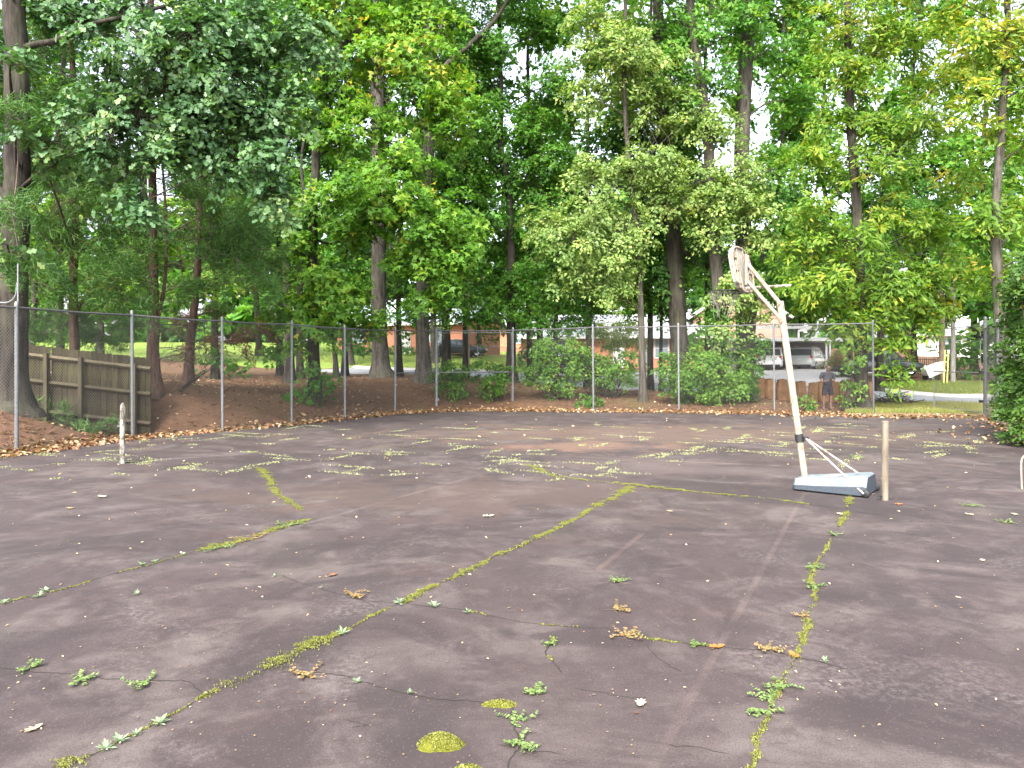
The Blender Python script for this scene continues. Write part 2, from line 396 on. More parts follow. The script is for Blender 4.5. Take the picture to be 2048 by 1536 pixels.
# ------------------------------------------------------------------ the court
def court_mat():
    s = N('court_asphalt')
    pos = s.coord('Object')
    sep = s.t.nodes.new('ShaderNodeSeparateXYZ'); s.l(pos, sep.inputs[0]); sx, sy = sep.outputs[0], sep.outputs[1]
    big = s.noise(.33, 7, .6, dist=.6); mid = s.noise(.9, 7, .62, dist=.8); fine = s.noise(6, 8, .65); speck = s.noise(95, 3, .6); grit = s.noise(330, 2, .5)
    c = s.mix(s.ramp(big, [(.35, 0), (.65, 1)]), (0.039, 0.026, 0.027), (0.057, 0.041, 0.040))
    c = s.mix(s.ramp(mid, [(.47, 0), (.63, .9)]), c, (0.094, 0.076, 0.071))
    dk = s.noise(.42, 6, .62, stretch=(1.0, .7, 1), dist=1.4); c = s.mix(s.ramp(dk, [(.47, 0), (.60, .85)]), c, (0.028, 0.021, 0.021))
    lt = s.noise(.5, 6, .65, stretch=(.8, 1.2, 1), dist=1.8); c = s.mix(s.ramp(lt, [(.55, 0), (.68, .7)]), c, (0.106, 0.086, 0.077))
    c = s.mix(s.ramp(s.noise(.6, 7, .66, stretch=(1, 1.4, 1), dist=1.2), [(.50, 0), (.60, .8)]), c, (0.025, 0.017, 0.018))
    c = s.mix(s.ramp(s.noise(.45, 5, .6, stretch=(1.3, .8, 1)), [(.55, 0), (.72, .4)]), c, (0.049, 0.044, 0.032))
    c = s.mix(s.ramp(s.noise(.8, 6, .6, stretch=(.7, 1.3, 1), dist=.5), [(.58, 0), (.72, .45)]), c, (0.082, 0.047, 0.039))
    lich0 = s.ramp(s.noise(22, 6, .7), [(.44, 0), (.62, .75)]); lich = s.math('MULTIPLY', s.ramp(s.noise(.7, 6, .6, dist=1.0), [(.54, 0), (.68, 1)]), s.ramp(s.noise(22, 6, .7), [(.44, 0), (.62, .75)]))
    c = s.mix(lich, c, (0.137, 0.114, 0.108))
    st = s.math('MULTIPLY', s.ramp(s.noise(2.6, 7, .7, dist=1.5), [(.50, 0), (.60, .6)]), s.ramp(big, [(.4, 1), (.6, .3)])); c = s.mix(st, c, (0.028, 0.019, 0.019))
    c = s.mix(s.ramp(s.noise(3.4, 7, .7, stretch=(1, .6, 1), dist=.8), [(.56, 0), (.68, .5)]), c, (0.089, 0.070, 0.066))
    c = s.mix(s.ramp(fine, [(.3, .35), (.55, 0)]), c, (0.029, 0.021, 0.020))
    # ragged tan, greyish and dark patches far out on the court
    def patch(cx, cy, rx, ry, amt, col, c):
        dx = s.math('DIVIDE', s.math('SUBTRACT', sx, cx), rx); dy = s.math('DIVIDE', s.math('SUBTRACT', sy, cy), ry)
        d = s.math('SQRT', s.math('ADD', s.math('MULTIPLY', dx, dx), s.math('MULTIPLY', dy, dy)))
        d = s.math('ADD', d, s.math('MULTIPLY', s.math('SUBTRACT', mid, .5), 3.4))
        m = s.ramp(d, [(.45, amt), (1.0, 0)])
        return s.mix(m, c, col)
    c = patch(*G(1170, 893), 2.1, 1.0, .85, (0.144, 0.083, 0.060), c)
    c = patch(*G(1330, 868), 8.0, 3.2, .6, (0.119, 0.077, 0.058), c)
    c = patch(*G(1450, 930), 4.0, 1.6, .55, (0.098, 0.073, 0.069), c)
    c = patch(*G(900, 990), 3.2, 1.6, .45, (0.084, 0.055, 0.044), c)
    
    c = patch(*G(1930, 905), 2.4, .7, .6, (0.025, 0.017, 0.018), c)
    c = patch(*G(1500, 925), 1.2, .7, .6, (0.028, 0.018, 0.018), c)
    # worn painted lines
    def line(p0, p1, w, amt, col, c):
        p0 = np.array(p0); p1 = np.array(p1); d = p1 - p0; L = np.linalg.norm(d); d = d / L; nn = np.array([-d[1], d[0]])
        q = s.math('ADD', s.math('MULTIPLY', sx, float(nn[0])), s.math('MULTIPLY', sy, float(nn[1])))
        q = s.math('ABSOLUTE', s.math('SUBTRACT', q, float(nn @ p0)))
        t = s.math('ADD', s.math('MULTIPLY', sx, float(d[0])), s.math('MULTIPLY', sy, float(d[1])))
        t = s.math('ABSOLUTE', s.math('SUBTRACT', t, float(d @ (p0 + p1) / 2)))
        qq = s.math('ADD', q, s.math('MULTIPLY', s.math('SUBTRACT', fine, .5), w * .9))
        m = s.math('MULTIPLY', s.ramp(s.math('DIVIDE', qq, w), [(.5, 1), (.95, 0)]), s.math('LESS_THAN', t, float(L / 2)))
        m = s.math('MULTIPLY', m, s.ramp(mid, [(.38, .1 * amt), (.6, amt)]))
        return s.mix(m, c, col)
    WL = (0.132, 0.095, 0.085)
    c = line(G(1610, 985), G(1290, 1560), .034, .38, WL, c)
    c = line(G(1345, 1018), G(1195, 1140), .04, .42, (0.128, 0.083, 0.070), c)
    c = line(G(1010, 935), G(560, 1062), .04, .4, (0.123, 0.096, 0.090), c)
    c = line(G(960, 905), G(1640, 935), .05, .6, (0.178, 0.133, 0.107), c)
    c = line(G(880, 862), G(1250, 866), .06, .6, (0.178, 0.138, 0.099), c)
    c = line(G(1360, 868), G(1740, 895), .06, .65, (0.188, 0.147, 0.099), c)
    c = line(G(1730, 893), G(1880, 905), .05, .5, (0.167, 0.138, 0.099), c)
    vo = s.t.nodes.new('ShaderNodeTexVoronoi'); vo.inputs['Scale'].default_value = 75; s.l(pos, vo.inputs['Vector']); sv = s.t.nodes.new('ShaderNodeSeparateColor'); s.l(vo.outputs['Color'], sv.inputs[0])
    stone = s.math('MULTIPLY', s.math('GREATER_THAN', sv.outputs[0], .82), s.ramp(vo.outputs['Distance'], [(.25, .4), (.45, 0)])); c = s.mix(stone, c, (0.110, 0.095, 0.089))
    c = s.mix(s.ramp(speck, [(.36, .6), (.5, 0)]), c, (0.020, 0.015, 0.015))
    c = s.mix(s.ramp(grit, [(.56, 0), (.74, .6)]), c, (0.109, 0.083, 0.078))
    rough = s.ramp(mid, [(.3, .72), (.7, .92)])
    nm = s.bump(speck, .35, .004, s.bump(fine, .25, .01, s.bump(grit, .25, .002)))
    return s.done(s.pbr(c, rough, 0, .35, nm))
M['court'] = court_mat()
bm = bmesh.new()
f = bm.faces.new([bm.verts.new((x, y, 0)) for x, y in COURT]); r = bmesh.ops.extrude_face_region(bm, geom=[f])
for v in [g for g in r['geom'] if isinstance(g, bmesh.types.BMVert)]: v.co.z = -.1
bmesh.ops.recalc_face_normals(bm, faces=bm.faces); bmesh.ops.triangulate(bm, faces=bm.faces)
me = bpy.data.meshes.new('tennis_court'); bm.to_mesh(me); bm.free()
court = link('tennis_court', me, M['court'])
tag(court, 'weathered purplish grey asphalt court with mossy cracks', 'court', kind='structure')

# ------------------------------------------------------------------ leaves, trunks and trees
def unit(a): return a / (np.linalg.norm(a, axis=-1, keepdims=True) + 1e-9)
def star_tpl():
    tips = [(0, 1.0), (58, .86), (128, .66), (232, .66), (302, .86)]; out = []
    for k, (a, r) in enumerate(tips):
        out.append((sin(radians(a)) * r, cos(radians(a)) * r))
        a2 = tips[(k + 1) % 5][0] + (360 if k == 4 else 0); am = (a + a2) / 2; rr = .30 if k != 2 else .22
        out.append((sin(radians(am)) * rr, cos(radians(am)) * rr))
    return np.array(out) * .58
def oak_tpl():
    h = [(.06, -.5), (.22, -.22), (.12, -.1), (.36, .1), (.17, .2), (.26, .42), (.1, .42)]
    return np.array(h + [(0, .6)] + [(-x, y) for x, y in h[::-1]])
TPL = {'star': star_tpl(), 'oak': oak_tpl(), 'tri': np.array([(0, .6), (.16, .1), (.52, .02), (.14, -.3), (-.14, -.3), (-.52, .02), (-.16, .1)]),
       'lobed': np.array([(.05, -.5), (.3, -.12), (.14, .02), (.34, .26), (0, .58), (-.34, .26), (-.14, .02), (-.3, -.12)]),
       'kite': np.array([(0, -.5), (.27, 0), (0, .5), (-.27, 0)]),
       'oval': np.array([(0, -.5), (.24, -.2), (.24, .15), (0, .5), (-.24, .15), (-.24, -.2)]),
       'long': np.array([(0, -.5), (.15, -.05), (.12, .2), (0, .5), (-.12, .2), (-.15, -.05)]),
       'needle': np.array([(-.06, -.5), (.06, -.5), (.02, .5), (-.02, .5)])}

def leaf_obj(name, C, Nn, D, S, tpl, tint, mat, parent=None, cup=.0):
    t = TPL[tpl]; K = len(t)
    Nn = unit(Nn); side = unit(np.cross(D, Nn)); D = np.cross(Nn, side)
    V = C[:, None, :] + S[:, None, None] * (t[None, :, 0, None] * side[:, None, :] + t[None, :, 1, None] * D[:, None, :])
    if cup: V += (S[:, None, None] * cup * (np.abs(t[None, :, 0, None]) * 1.2 + t[None, :, 1, None] ** 2 * -.5)) * Nn[:, None, :]
    n = len(C)
    return link(name, np_mesh(name, V.reshape(-1, 3), np.arange(n * K).reshape(n, K), np.clip(tint, 0, 1)), mat, parent)

GAPS = [(1035, 130, 48, 75), (1062, 185, 28, 34), (690, 120, 26, 30), (1527, 230, 24, 60), (1760, 130, 55, 26), (1770, 165, 40, 25), (1880, 345, 45, 40), (1735, 430, 16, 30),
        (1200, 245, 36, 28), (1130, 90, 26, 20), (1060, 375, 22, 18), (735, 235, 18, 22), (575, 250, 18, 22), (585, 350, 14, 22), (1620, 225, 26, 22), (1960, 210, 26, 40), (1690, 265, 26, 20), (370, 345, 18, 12),
        (180, 130, 22, 18), (330, 260, 14, 12), (1400, 110, 18, 30), (1895, 420, 18, 16), (1640, 60, 24, 14)]
def gap_keep(C, k=1.0):
    px = 1024 + C[:, 0] / C[:, 1] * F; py = HOR - (C[:, 2] - CAMH) / C[:, 1] * F
    keep = np.ones(len(C), bool)
    for (gx_, gy_, rx, ry) in GAPS:
        rx, ry = rx * .62, ry * .62
        d = ((px - gx_) / (rx * k)) ** 2 + ((py - gy_) / (ry * k)) ** 2
        keep &= ~((d < 1) & (rng.random(len(C)) < .85))
    return keep

STY = {  # leaf template, leaf size, leaves per spray, spray radius, layers, tint mean, material
    'sweetgum': ('tri', .215, 58, .55, 4.6, .45, 'leaf_sweetgum'),
    'oak': ('lobed', .16, 60, .42, 3.4, .5, 'leaf_oak'),
    'maple': ('tri', .185, 52, .6, 4.6, .45, 'leaf_maple'),
    'pale': ('oval', .155, 64, .5, 4.6, .5, 'leaf_pale'),
    'hickory': ('long', .26, 52, .55, 4.6, .45, 'leaf_hickory'),
    'dark': ('kite', .26, 54, .7, 5.0, .45, 'leaf_dark'),
    'mid': ('kite', .36, 52, .85, 4.6, .5, 'leaf_maple'),
    'far': ('kite', .46, 56, 1.2, 4.5, .5, 'leaf_maple'),
    'cedar': ('needle', .165, 210, .46, 3.9, .5, 'leaf_cedar'),
    'dead': ('needle', .24, 90, .5, 2.2, .4, 'leaf_dead'),
    'shrub': ('oval', .12, 56, .32, 4.0, .45, 'leaf_shrub'),
    'ivy': ('kite', .11, 80, .3, 5.0, .4, 'leaf_ivy')}

def sprays(blobs, Z, style, dens=1.0, gaps=True):
    tpl, ls, nl, sr, cover, tm, mt = STY[style]
    cs, outs, tints = [], [], []
    for b in blobs:
        px, py, rx, ry = b[:4]; dz = b[4] if len(b) > 4 else 0.0; tt = b[5] if len(b) > 5 else 0.0; dd = b[6] if len(b) > 6 else 1.0
        z = Z + dz; c = np.array(P(px, py, z)); R = np.array([rx / F * z, np.clip(.8 * max(rx, ry) / F * z, .5, 2.4), ry / F * z])
        n = max(2, int(cover * dens * dd * R[0] * R[2] / sr ** 2 * 1.15 + .5))
        d = unit(rng.normal(size=(n, 3))); rad = rng.random(n) ** .45
        cs.append(c + d * rad[:, None] * R); outs.append(d); tints.append(np.full(n, tm + tt) + rng.normal(0, .13, n))
    c = np.vstack(cs); o = np.vstack(outs); t = np.concatenate(tints)
    if gaps:
        k = gap_keep(c); c, o, t = c[k], o[k], t[k]
    return c, o, t

def spray_leaves(c, o, t, style, parent, name='crown', size=1.0):
    tpl, ls, nl, sr, cover, tm, mt = STY[style]
    n = len(c); up = np.array([0, 0, 1.0])
    if style in ('cedar', 'dead'):
        nn = unit(up * .5 + o * .7 + rng.normal(0, .5, (n, 3)))
    else:
        nn = unit(up * 1.0 + o * .75 + rng.normal(0, .35, (n, 3)) + np.array([0, -.35, 0]))
    t1 = unit(np.cross(nn, unit(rng.normal(size=(n, 3))))); t2 = np.cross(nn, t1)
    sz = sr * rng.uniform(.7, 1.3, n)
    r = np.sqrt(rng.random((n, nl))); a = rng.random((n, nl)) * 2 * pi
    ax = r * np.cos(a) * 1.15; ay = r * np.sin(a) * .75
    S0 = sz[:, None, None]
    rad = ax[..., None] * t1[:, None] + ay[..., None] * t2[:, None]
    C = c[:, None] + S0 * rad + S0 * rng.normal(0, .16, (n, nl, 1)) * nn[:, None] - S0 * .3 * (r ** 2)[..., None] * up
    keep = rng.random((n, nl)) < .9
    LN = nn[:, None] + rng.normal(0, .5, (n, nl, 3)); D = unit(rad) + rng.normal(0, .45, (n, nl, 3)) - up * .35
    if style in ('cedar', 'dead'): LN = rng.normal(0, 1, (n, nl, 3)); D = unit(rad) + rng.normal(0, .5, (n, nl, 3)) + up * .1; 
    S = ls * size * rng.uniform(.65, 1.3, (n, nl)); T = t[:, None] + rng.normal(0, .16, (n, nl))
    k = keep.ravel()
    f3 = lambda q: q.reshape(-1, 3)[k]
    return leaf_obj(name, f3(C), f3(LN), f3(D), S.ravel()[k], tpl, T.ravel()[k], M[mt], parent, .25 if tpl in ('star', 'oak', 'oval', 'long', 'tri', 'lobed') else 0)

class TB:                             # collects tubes into one numpy mesh
    def __init__(s): s.V = []; s.F = []; s.n = 0
    def add(s, pts, r, n=6, rough=0.0):
        jit = None
        if rough:
            k = len(pts); ph = rng.random(4) * 6; an = np.arange(n) * 2 * pi / n
            jit = 1 + rough * (np.sin(an * 3 + ph[0])[None] * .5 + np.sin(an * 5 + ph[1])[None] * .35 + rng.normal(0, .25, (k, n)))
        V, Fc = tube_np(np.asarray(pts, float), np.asarray(r, float), n, jit)
        s.V.append(V); s.F.append(Fc + s.n); s.n += len(V)
    def build(s, name, mat, parent=None):
        if not s.V: return None
        return link(name, np_mesh(name, np.vstack(s.V), np.vstack(s.F)), mat, parent, smooth=True)

def bez(a, b, bow, n=7):
    t = np.linspace(0, 1, n)[:, None]; m = (a + b) / 2 + bow
    return (1 - t) ** 2 * a + 2 * t * (1 - t) * m + t ** 2 * b

def tree(name, label, Z, path, r0, r1, groups, barkm='bark_grey', limbs=(), cat='tree', group=None, dead=0, flare=1.7, low=2.2, twig=True, dens=1.0, gaps=True, leafsize=1.0):
    """path: trunk pixels from base up; groups: [(style, blobs)]"""
    pts = [np.array((*P(px, py, Z),)) for px, py in path]
    pts[0][2] = TZ(pts[0][0], pts[0][1]) - .12
    root = thing(name, label, cat, tuple(pts[0] + np.array([0, 0, .12])), 0, group)
    o0 = np.array(root.location)
    L = np.linspace(0, 1, len(pts)); sp, sr_ = smooth_path(np.array(pts) - o0, r0 + (r1 - r0) * L, 5)
    h = sp[:, 2]; sr_ = sr_ * (1 + (flare - 1) * np.exp(-np.clip(h, 0, None) / .35))
    sp[1:-1, :2] += rng.normal(0, .012, (len(sp) - 2, 2))
    tb = TB(); tb.add(sp, sr_, 16 if r0 > .15 else 9, .07); tb.build('trunk', M[barkm], root)
    att, attr_ = [sp], [sr_]
    for lp in limbs:
        zz = Z + (lp[3] if len(lp) > 3 else 0)
        q = np.array([P(a, b, zz + (0 if i else 0)) for i, (a, b) in enumerate(lp[0])]) - o0
        q, rr = smooth_path(q, np.linspace(lp[1], lp[2], len(q)), 4)
        tb = TB(); tb.add(q, rr, 8, .08); tb.build('branch', M[barkm], root); att.append(q); attr_.append(rr * 1.6)
    att = np.vstack(att); attr_ = np.concatenate(attr_)
    tw = TB()
    for style, blobs in groups:
        c, o, t = sprays(blobs, Z, style, dens, gaps)
        if not len(c): continue
        c = c - o0
        spray_leaves(c, o, t, style, root, size=leafsize)
        if not twig: continue
        blobs = sorted(blobs, key=lambda q: abs(q[0] - path[-1][0]) + .6 * abs(q[1] - path[len(path) // 2][1]))
        for b in blobs:
            z = Z + (b[4] if len(b) > 4 else 0); bc = np.array(P(b[0], b[1], z)) - o0
            hd = np.linalg.norm(bc[:2] - att[:, :2], axis=1)
            cost = np.abs(att[:, 2] - (bc[2] - .55 * hd)) + np.where(att[:, 2] < low, 3, 0) + .8 * hd
            k = int(np.argmin(cost)); st = att[k]
            rs = float(np.clip(attr_[k] * .32, .016, .055)); ln = np.linalg.norm(bc - st)
            q = bez(st, bc, np.array([0, 0, .12 * ln]) + rng.normal(0, .06 * ln, 3), 9)
            tw.add(q, np.linspace(rs, min(rs, .016), 9), 6); att = np.vstack([att, q[3:]]); attr_ = np.r_[attr_, np.full(6, .05)]
            near = np.where(np.linalg.norm(c - bc, axis=1) < max(b[2], b[3]) / F * z * 1.4)[0]
            for i in near[::4]:
                j = int(np.argmin(np.linalg.norm(q[3:] - c[i], axis=1))) + 3
                ln2 = np.linalg.norm(c[i] - q[j])
                if ln2 > 3: continue
                tw.add(bez(q[j], c[i], rng.normal(0, .12 * ln2, 3), 4), np.linspace(.013, .005, 4), 4)
    for k in range(dead):                                        # bare dead side twigs low on the trunk
        i = rng.integers(int(len(sp) * .12), int(len(sp) * .8)); st = sp[i]
        a = rng.random() * 2 * pi; ln = rng.uniform(.5, 1.9)
        en = st + np.array([cos(a) * ln, sin(a) * ln, rng.uniform(-.35, .3) * ln])
        q = bez(st, en, np.array([0, 0, .15 * ln]), 6); tw.add(q, np.linspace(.016, .005, 6), 4)
        for m in range(4):
            s2 = q[rng.integers(2, 6)]; tw.add(bez(s2, s2 + rng.normal(0, .28, 3), rng.normal(0, .05, 3), 3), np.linspace(.007, .003, 3), 3)
    o = tw.build('twigs', M['twig_dead'] if dead else M[barkm], root)
    if o: o['kind'] = 'stuff'
    return root
# ------------------------------------------------------------------ houses, carport, cars beyond the street
def brickmat(name, a, b, mortar):
    s = N(name)
    bt = s.t.nodes.new('ShaderNodeTexBrick'); bt.inputs['Scale'].default_value = 1.0
    bt.inputs['Brick Width'].default_value = .21; bt.inputs['Row Height'].default_value = .075; bt.inputs['Mortar Size'].default_value = .008
    bt.inputs['Color1'].default_value = (*a, 1); bt.inputs['Color2'].default_value = (*b, 1); bt.inputs['Mortar'].default_value = (*mortar, 1)
    sep = s.t.nodes.new('ShaderNodeSeparateXYZ'); s.l(s.coord(), sep.inputs[0])
    cb = s.t.nodes.new('ShaderNodeCombineXYZ'); s.l(s.math('ADD', sep.outputs[0], sep.outputs[1]), cb.inputs[0]); s.l(sep.outputs[2], cb.inputs[1])
    s.l(cb.outputs[0], bt.inputs['Vector'])
    return s.done(s.pbr(bt.outputs[0], .9, 0, .2))
M['brick_o'] = brickmat('orange_brick', (.42, .13, .06), (.50, .18, .08), (.42, .34, .28))
M['brick_p'] = brickmat('pink_brick', (.50, .23, .16), (.56, .28, .2), (.5, .42, .36))
M['roof_l'] = simple('pale_shingles', (.36, .37, .38), .9, 0, .12, 6, .2)
M['roof_g'] = simple('grey_shingles', (.30, .34, .36), .9, 0, .15, 6, .2)
M['white'] = simple('white_paint', (.55, .55, .53), .6, 0, .06, 3)
M['glass'] = N('window_glass').done(N('tmp').pbr((.03, .04, .05), .08, 0, .6)) if False else None
def glassm(name, c):
    s = N(name); return s.done(s.pbr(c, .08, 0, .7))
M['glass'] = glassm('window_glass', (.04, .055, .065)); M['glass_l'] = glassm('pale_window_glass', (.16, .21, .24))
M['darkwall'] = simple('carport_back_wall', (.20, .18, .18), .9)
M['black'] = simple('black_plastic', (.015, .015, .016), .6); M['rubber'] = simple('tyre_rubber', (.02, .02, .02), .85)
M['steel'] = simple('wheel_alloy', (.5, .5, .5), .35, .8)

def house(name, label, px, Z, w, d, hw, pitch, wallm, roofm, rz, ridge='x', windows=(), door=None, over=.5, x0=None):
    x, y, z = base(px, Z)
    r = thing(name, label, 'house', (x, y, z - .05), rz)
    m = MB(); m.box((0, d / 2, hw / 2), (w, d, hw))
    if ridge == 'y':
        m.add([(-w / 2, .001, hw), (w / 2, .001, hw), (0, .001, hw + pitch)], [(0, 1, 2)]); m.add([(-w / 2, d - .001, hw), (w / 2, d - .001, hw), (0, d - .001, hw + pitch)], [(2, 1, 0)])
    m.build('wall', wallm, r)
    o = over; t = .14
    m = MB()
    if ridge == 'hip':
        a = min(w, d) / 2
        B = [(-w / 2 - o, -o, hw), (w / 2 + o, -o, hw), (w / 2 + o, d + o, hw), (-w / 2 - o, d + o, hw)]
        T = [(-w / 2 + a, d / 2, hw + pitch), (w / 2 - a, d / 2, hw + pitch)]
        m.add(B + T, [(0, 1, 5, 4), (1, 2, 5), (2, 3, 4, 5), (3, 0, 4), (3, 2, 1, 0)])
    elif ridge == 'x':
        sl = pitch / (d / 2)
        for zz, fl in ((0, 1),):
            m.add([(-w / 2 - o, -o, hw - o * sl), (w / 2 + o, -o, hw - o * sl), (w / 2 + o, d / 2, hw + pitch), (-w / 2 - o, d / 2, hw + pitch), (-w / 2 - o, d + o, hw - o * sl), (w / 2 + o, d + o, hw - o * sl),
                   (-w / 2 - o, -o, hw - o * sl + t), (w / 2 + o, -o, hw - o * sl + t), (w / 2 + o, d / 2, hw + pitch + t), (-w / 2 - o, d / 2, hw + pitch + t), (-w / 2 - o, d + o, hw - o * sl + t), (w / 2 + o, d + o, hw - o * sl + t)],
                  [(1, 0, 3, 2), (2, 3, 4, 5), (6, 7, 8, 9), (9, 8, 11, 10), (0, 1, 7, 6), (5, 4, 10, 11), (1, 2, 8, 7), (2, 5, 11, 8), (0, 6, 9, 3), (3, 9, 10, 4)])
    else:
        sl = pitch / (w / 2)
        m.add([(-w / 2 - o, -o, hw - o * sl), (0, -o, hw + pitch), (w / 2 + o, -o, hw - o * sl), (-w / 2 - o, d + o, hw - o * sl), (0, d + o, hw + pitch), (w / 2 + o, d + o, hw - o * sl)] +
              [(-w / 2 - o, -o, hw - o * sl + t), (0, -o, hw + pitch + t), (w / 2 + o, -o, hw - o * sl + t), (-w / 2 - o, d + o, hw - o * sl + t), (0, d + o, hw + pitch + t), (w / 2 + o, d + o, hw - o * sl + t)],
              [(0, 1, 4, 3), (1, 2, 5, 4), (9, 10, 7, 6), (10, 11, 8, 7), (0, 6, 7, 1), (1, 7, 8, 2), (3, 4, 10, 9), (4, 5, 11, 10), (0, 3, 9, 6), (2, 8, 11, 5)])
    rf = m.build('roof', roofm, r)
    if ridge == 'x':
        MB().box((0, -o - .025, hw - o * pitch / (d / 2) + .02), (w + 2 * o, .04, .2)).build('fascia', M['white'], rf)
    if ridge == 'y':
        sl = pitch / (w / 2)
        for s in (-1, 1):
            L = sqrt((w / 2 + o) ** 2 + (pitch + o * sl) ** 2); a = math.atan2(pitch + o * sl, w / 2 + o)
            MB().box((s * (w / 2 + o) / 2, -o - .03, hw + pitch - (pitch + o * sl) / 2 + .02), (L, .05, .22), Matrix.Rotation(s * a, 3, 'Y')).build('fascia', M['white'], rf)
    for (wx, wz, ww, wh) in windows:
        f = MB().box((wx, -.03, wz), (ww + .16, .08, wh + .16)).build('window', M['white'], r)
        for k in (-1, 1):
            MB().box((wx, -.075, wz + k * wh / 4), (ww, .02, wh / 2 - .05)).build('pane', M['glass_l'], f)
    if door:
        dd = MB().box((door[0], -.03, 1.05), (.95, .08, 2.1)).build('door', M['white'], r)
        MB().lathe([(0, 0), (.04, .01), (.04, .04), (0, .05)], (door[0] + .36, -.12, 1.0), 8, 'y').build('handle', M['galv'], dd)
    return r

house('brick_house', 'orange brick house with grey roof behind the two thick trunks', 800, 66, 13, 8, 2.9, 2.3, M['brick_o'], M['roof_g'], radians(-20), 'x',
      [(-4.5, 1.7, 1.6, 1.2), (3.6, 1.7, 1.2, 1.2)], (.6,))
house('brick_house', 'far low brick house with pale hipped roof beside the utility pole', 990, 84, 9.5, 8, 2.7, 1.9, M['brick_o'], M['roof_l'], radians(-15), 'hip', [(-2.5, 1.6, 1.4, 1.1), (2.6, 1.6, 1.4, 1.1)], (0,))
house('brick_house', 'long brick ranch house with wide pale roof behind the shrubs', 1225, 60, 15, 8, 2.75, 1.7, M['brick_o'], M['roof_l'], radians(-8), 'x',
      [(-4.6, 1.65, 1.5, 1.2), (3.9, 1.6, 1.0, 1.5), (5.9, 1.6, 1.2, 1.3)], (.5,), over=.7)
house('brick_house', 'tall two storey pinkish brick house left of the carport', 1478, 60, 7.2, 9, 4.4, 2.4, M['brick_p'], M['roof_g'], radians(-10), 'y', [(-1.6, 4.2, 1.0, 1.3), (-1.6, 1.6, 1.2, 1.3)], (1.2,))
house('brick_house', 'low house with pale walls behind the green hedge at right', 1960, 78, 12, 8, 2.7, 2.0, M['white'], M['roof_l'], radians(-25), 'x', [(-3, 1.6, 1.4, 1.1), (2, 1.6, 1.4, 1.1)], (0,))

def carport():
    Zc = 51.6; x, y, z = base(1575, Zc); z = HZ(741, Zc) - .05
    r = thing('carport', 'white flat roofed double carport with railed deck on top', 'carport', (x, y, z), radians(-6))
    w0, w1 = -3.2, 4.9
    MB().box(((w0 + w1) / 2, 3.2, 2.22), (w1 - w0 + .5, 6.6, .14)).build('roof', M['white'], r)
    MB().box(((w0 + w1) / 2, -.13, 2.21), (w1 - w0 + .56, .06, .24)).build('fascia', M['white'], r)
    MB().box(((w0 + w1) / 2, 6.4, 1.075), (w1 - w0, .12, 2.15)).build('back_wall', M['darkwall'], r)
    MB().box((w0 - .05, 3.2, 1.075), (.1, 6.2, 2.15)).build('side_wall', M['darkwall'], r)
    for px in (2.62, 2.86, w1):
        MB().box((px, .05, 1.07), (.11, .11, 2.14)).build('post', M['white'], r)
    dr = MB().box((0, .4, 3.08), (4.6, .1, .2)).build('deck_rail', M['white'], r)
    for px in (-2.2, 2.05):
        MB().box((px, .4, 2.64), (.12, .12, .68)).build('rail_post', M['white'], dr)
    MB().box((2.35, 3.2, 3.06), (.1, 5.4, .16)).build('deck_rail', M['white'], r)
    MB().box((2.35, 5.9, 2.64), (.12, .12, .68)).build('rail_post', M['white'], dr)
carport()

def paint(name, c):
    s = N(name); s.pbr(c, .28, .15, .5); s.x.inputs['Coat Weight'].default_value = .5; return s.done(s.x.outputs[0])
M['tail'] = paint('tail_lamp_red', (.5, .02, .02)); M['lampc'] = paint('lamp_clear', (.6, .55, .5)); M['plate'] = simple('licence_plate', (.65, .68, .72), .5)
def ring(hw, z0, z1, rc, y, nz=3):
    """rounded-rectangle ring at station y"""
    pts = []
    for (cx, cz, a0) in ((hw - rc, z1 - rc, 0), (-hw + rc, z1 - rc, 90), (-hw + rc, z0 + rc, 180), (hw - rc, z0 + rc, 270)):
        for k in range(4):
            a = radians(a0 + 30 * k); pts.append((cx + rc * cos(a), y, cz + rc * sin(a)))
    return pts
def loft(rings):
    n = len(rings[0]); V = [p for r in rings for p in r]; Fc = []
    for j in range(len(rings) - 1):
        for i in range(n): Fc.append((j * n + i, j * n + (i + 1) % n, (j + 1) * n + (i + 1) % n, (j + 1) * n + i))
    Fc.append(tuple(range(n))); Fc.append(tuple((len(rings) - 1) * n + i for i in range(n))[::-1])
    return V, Fc
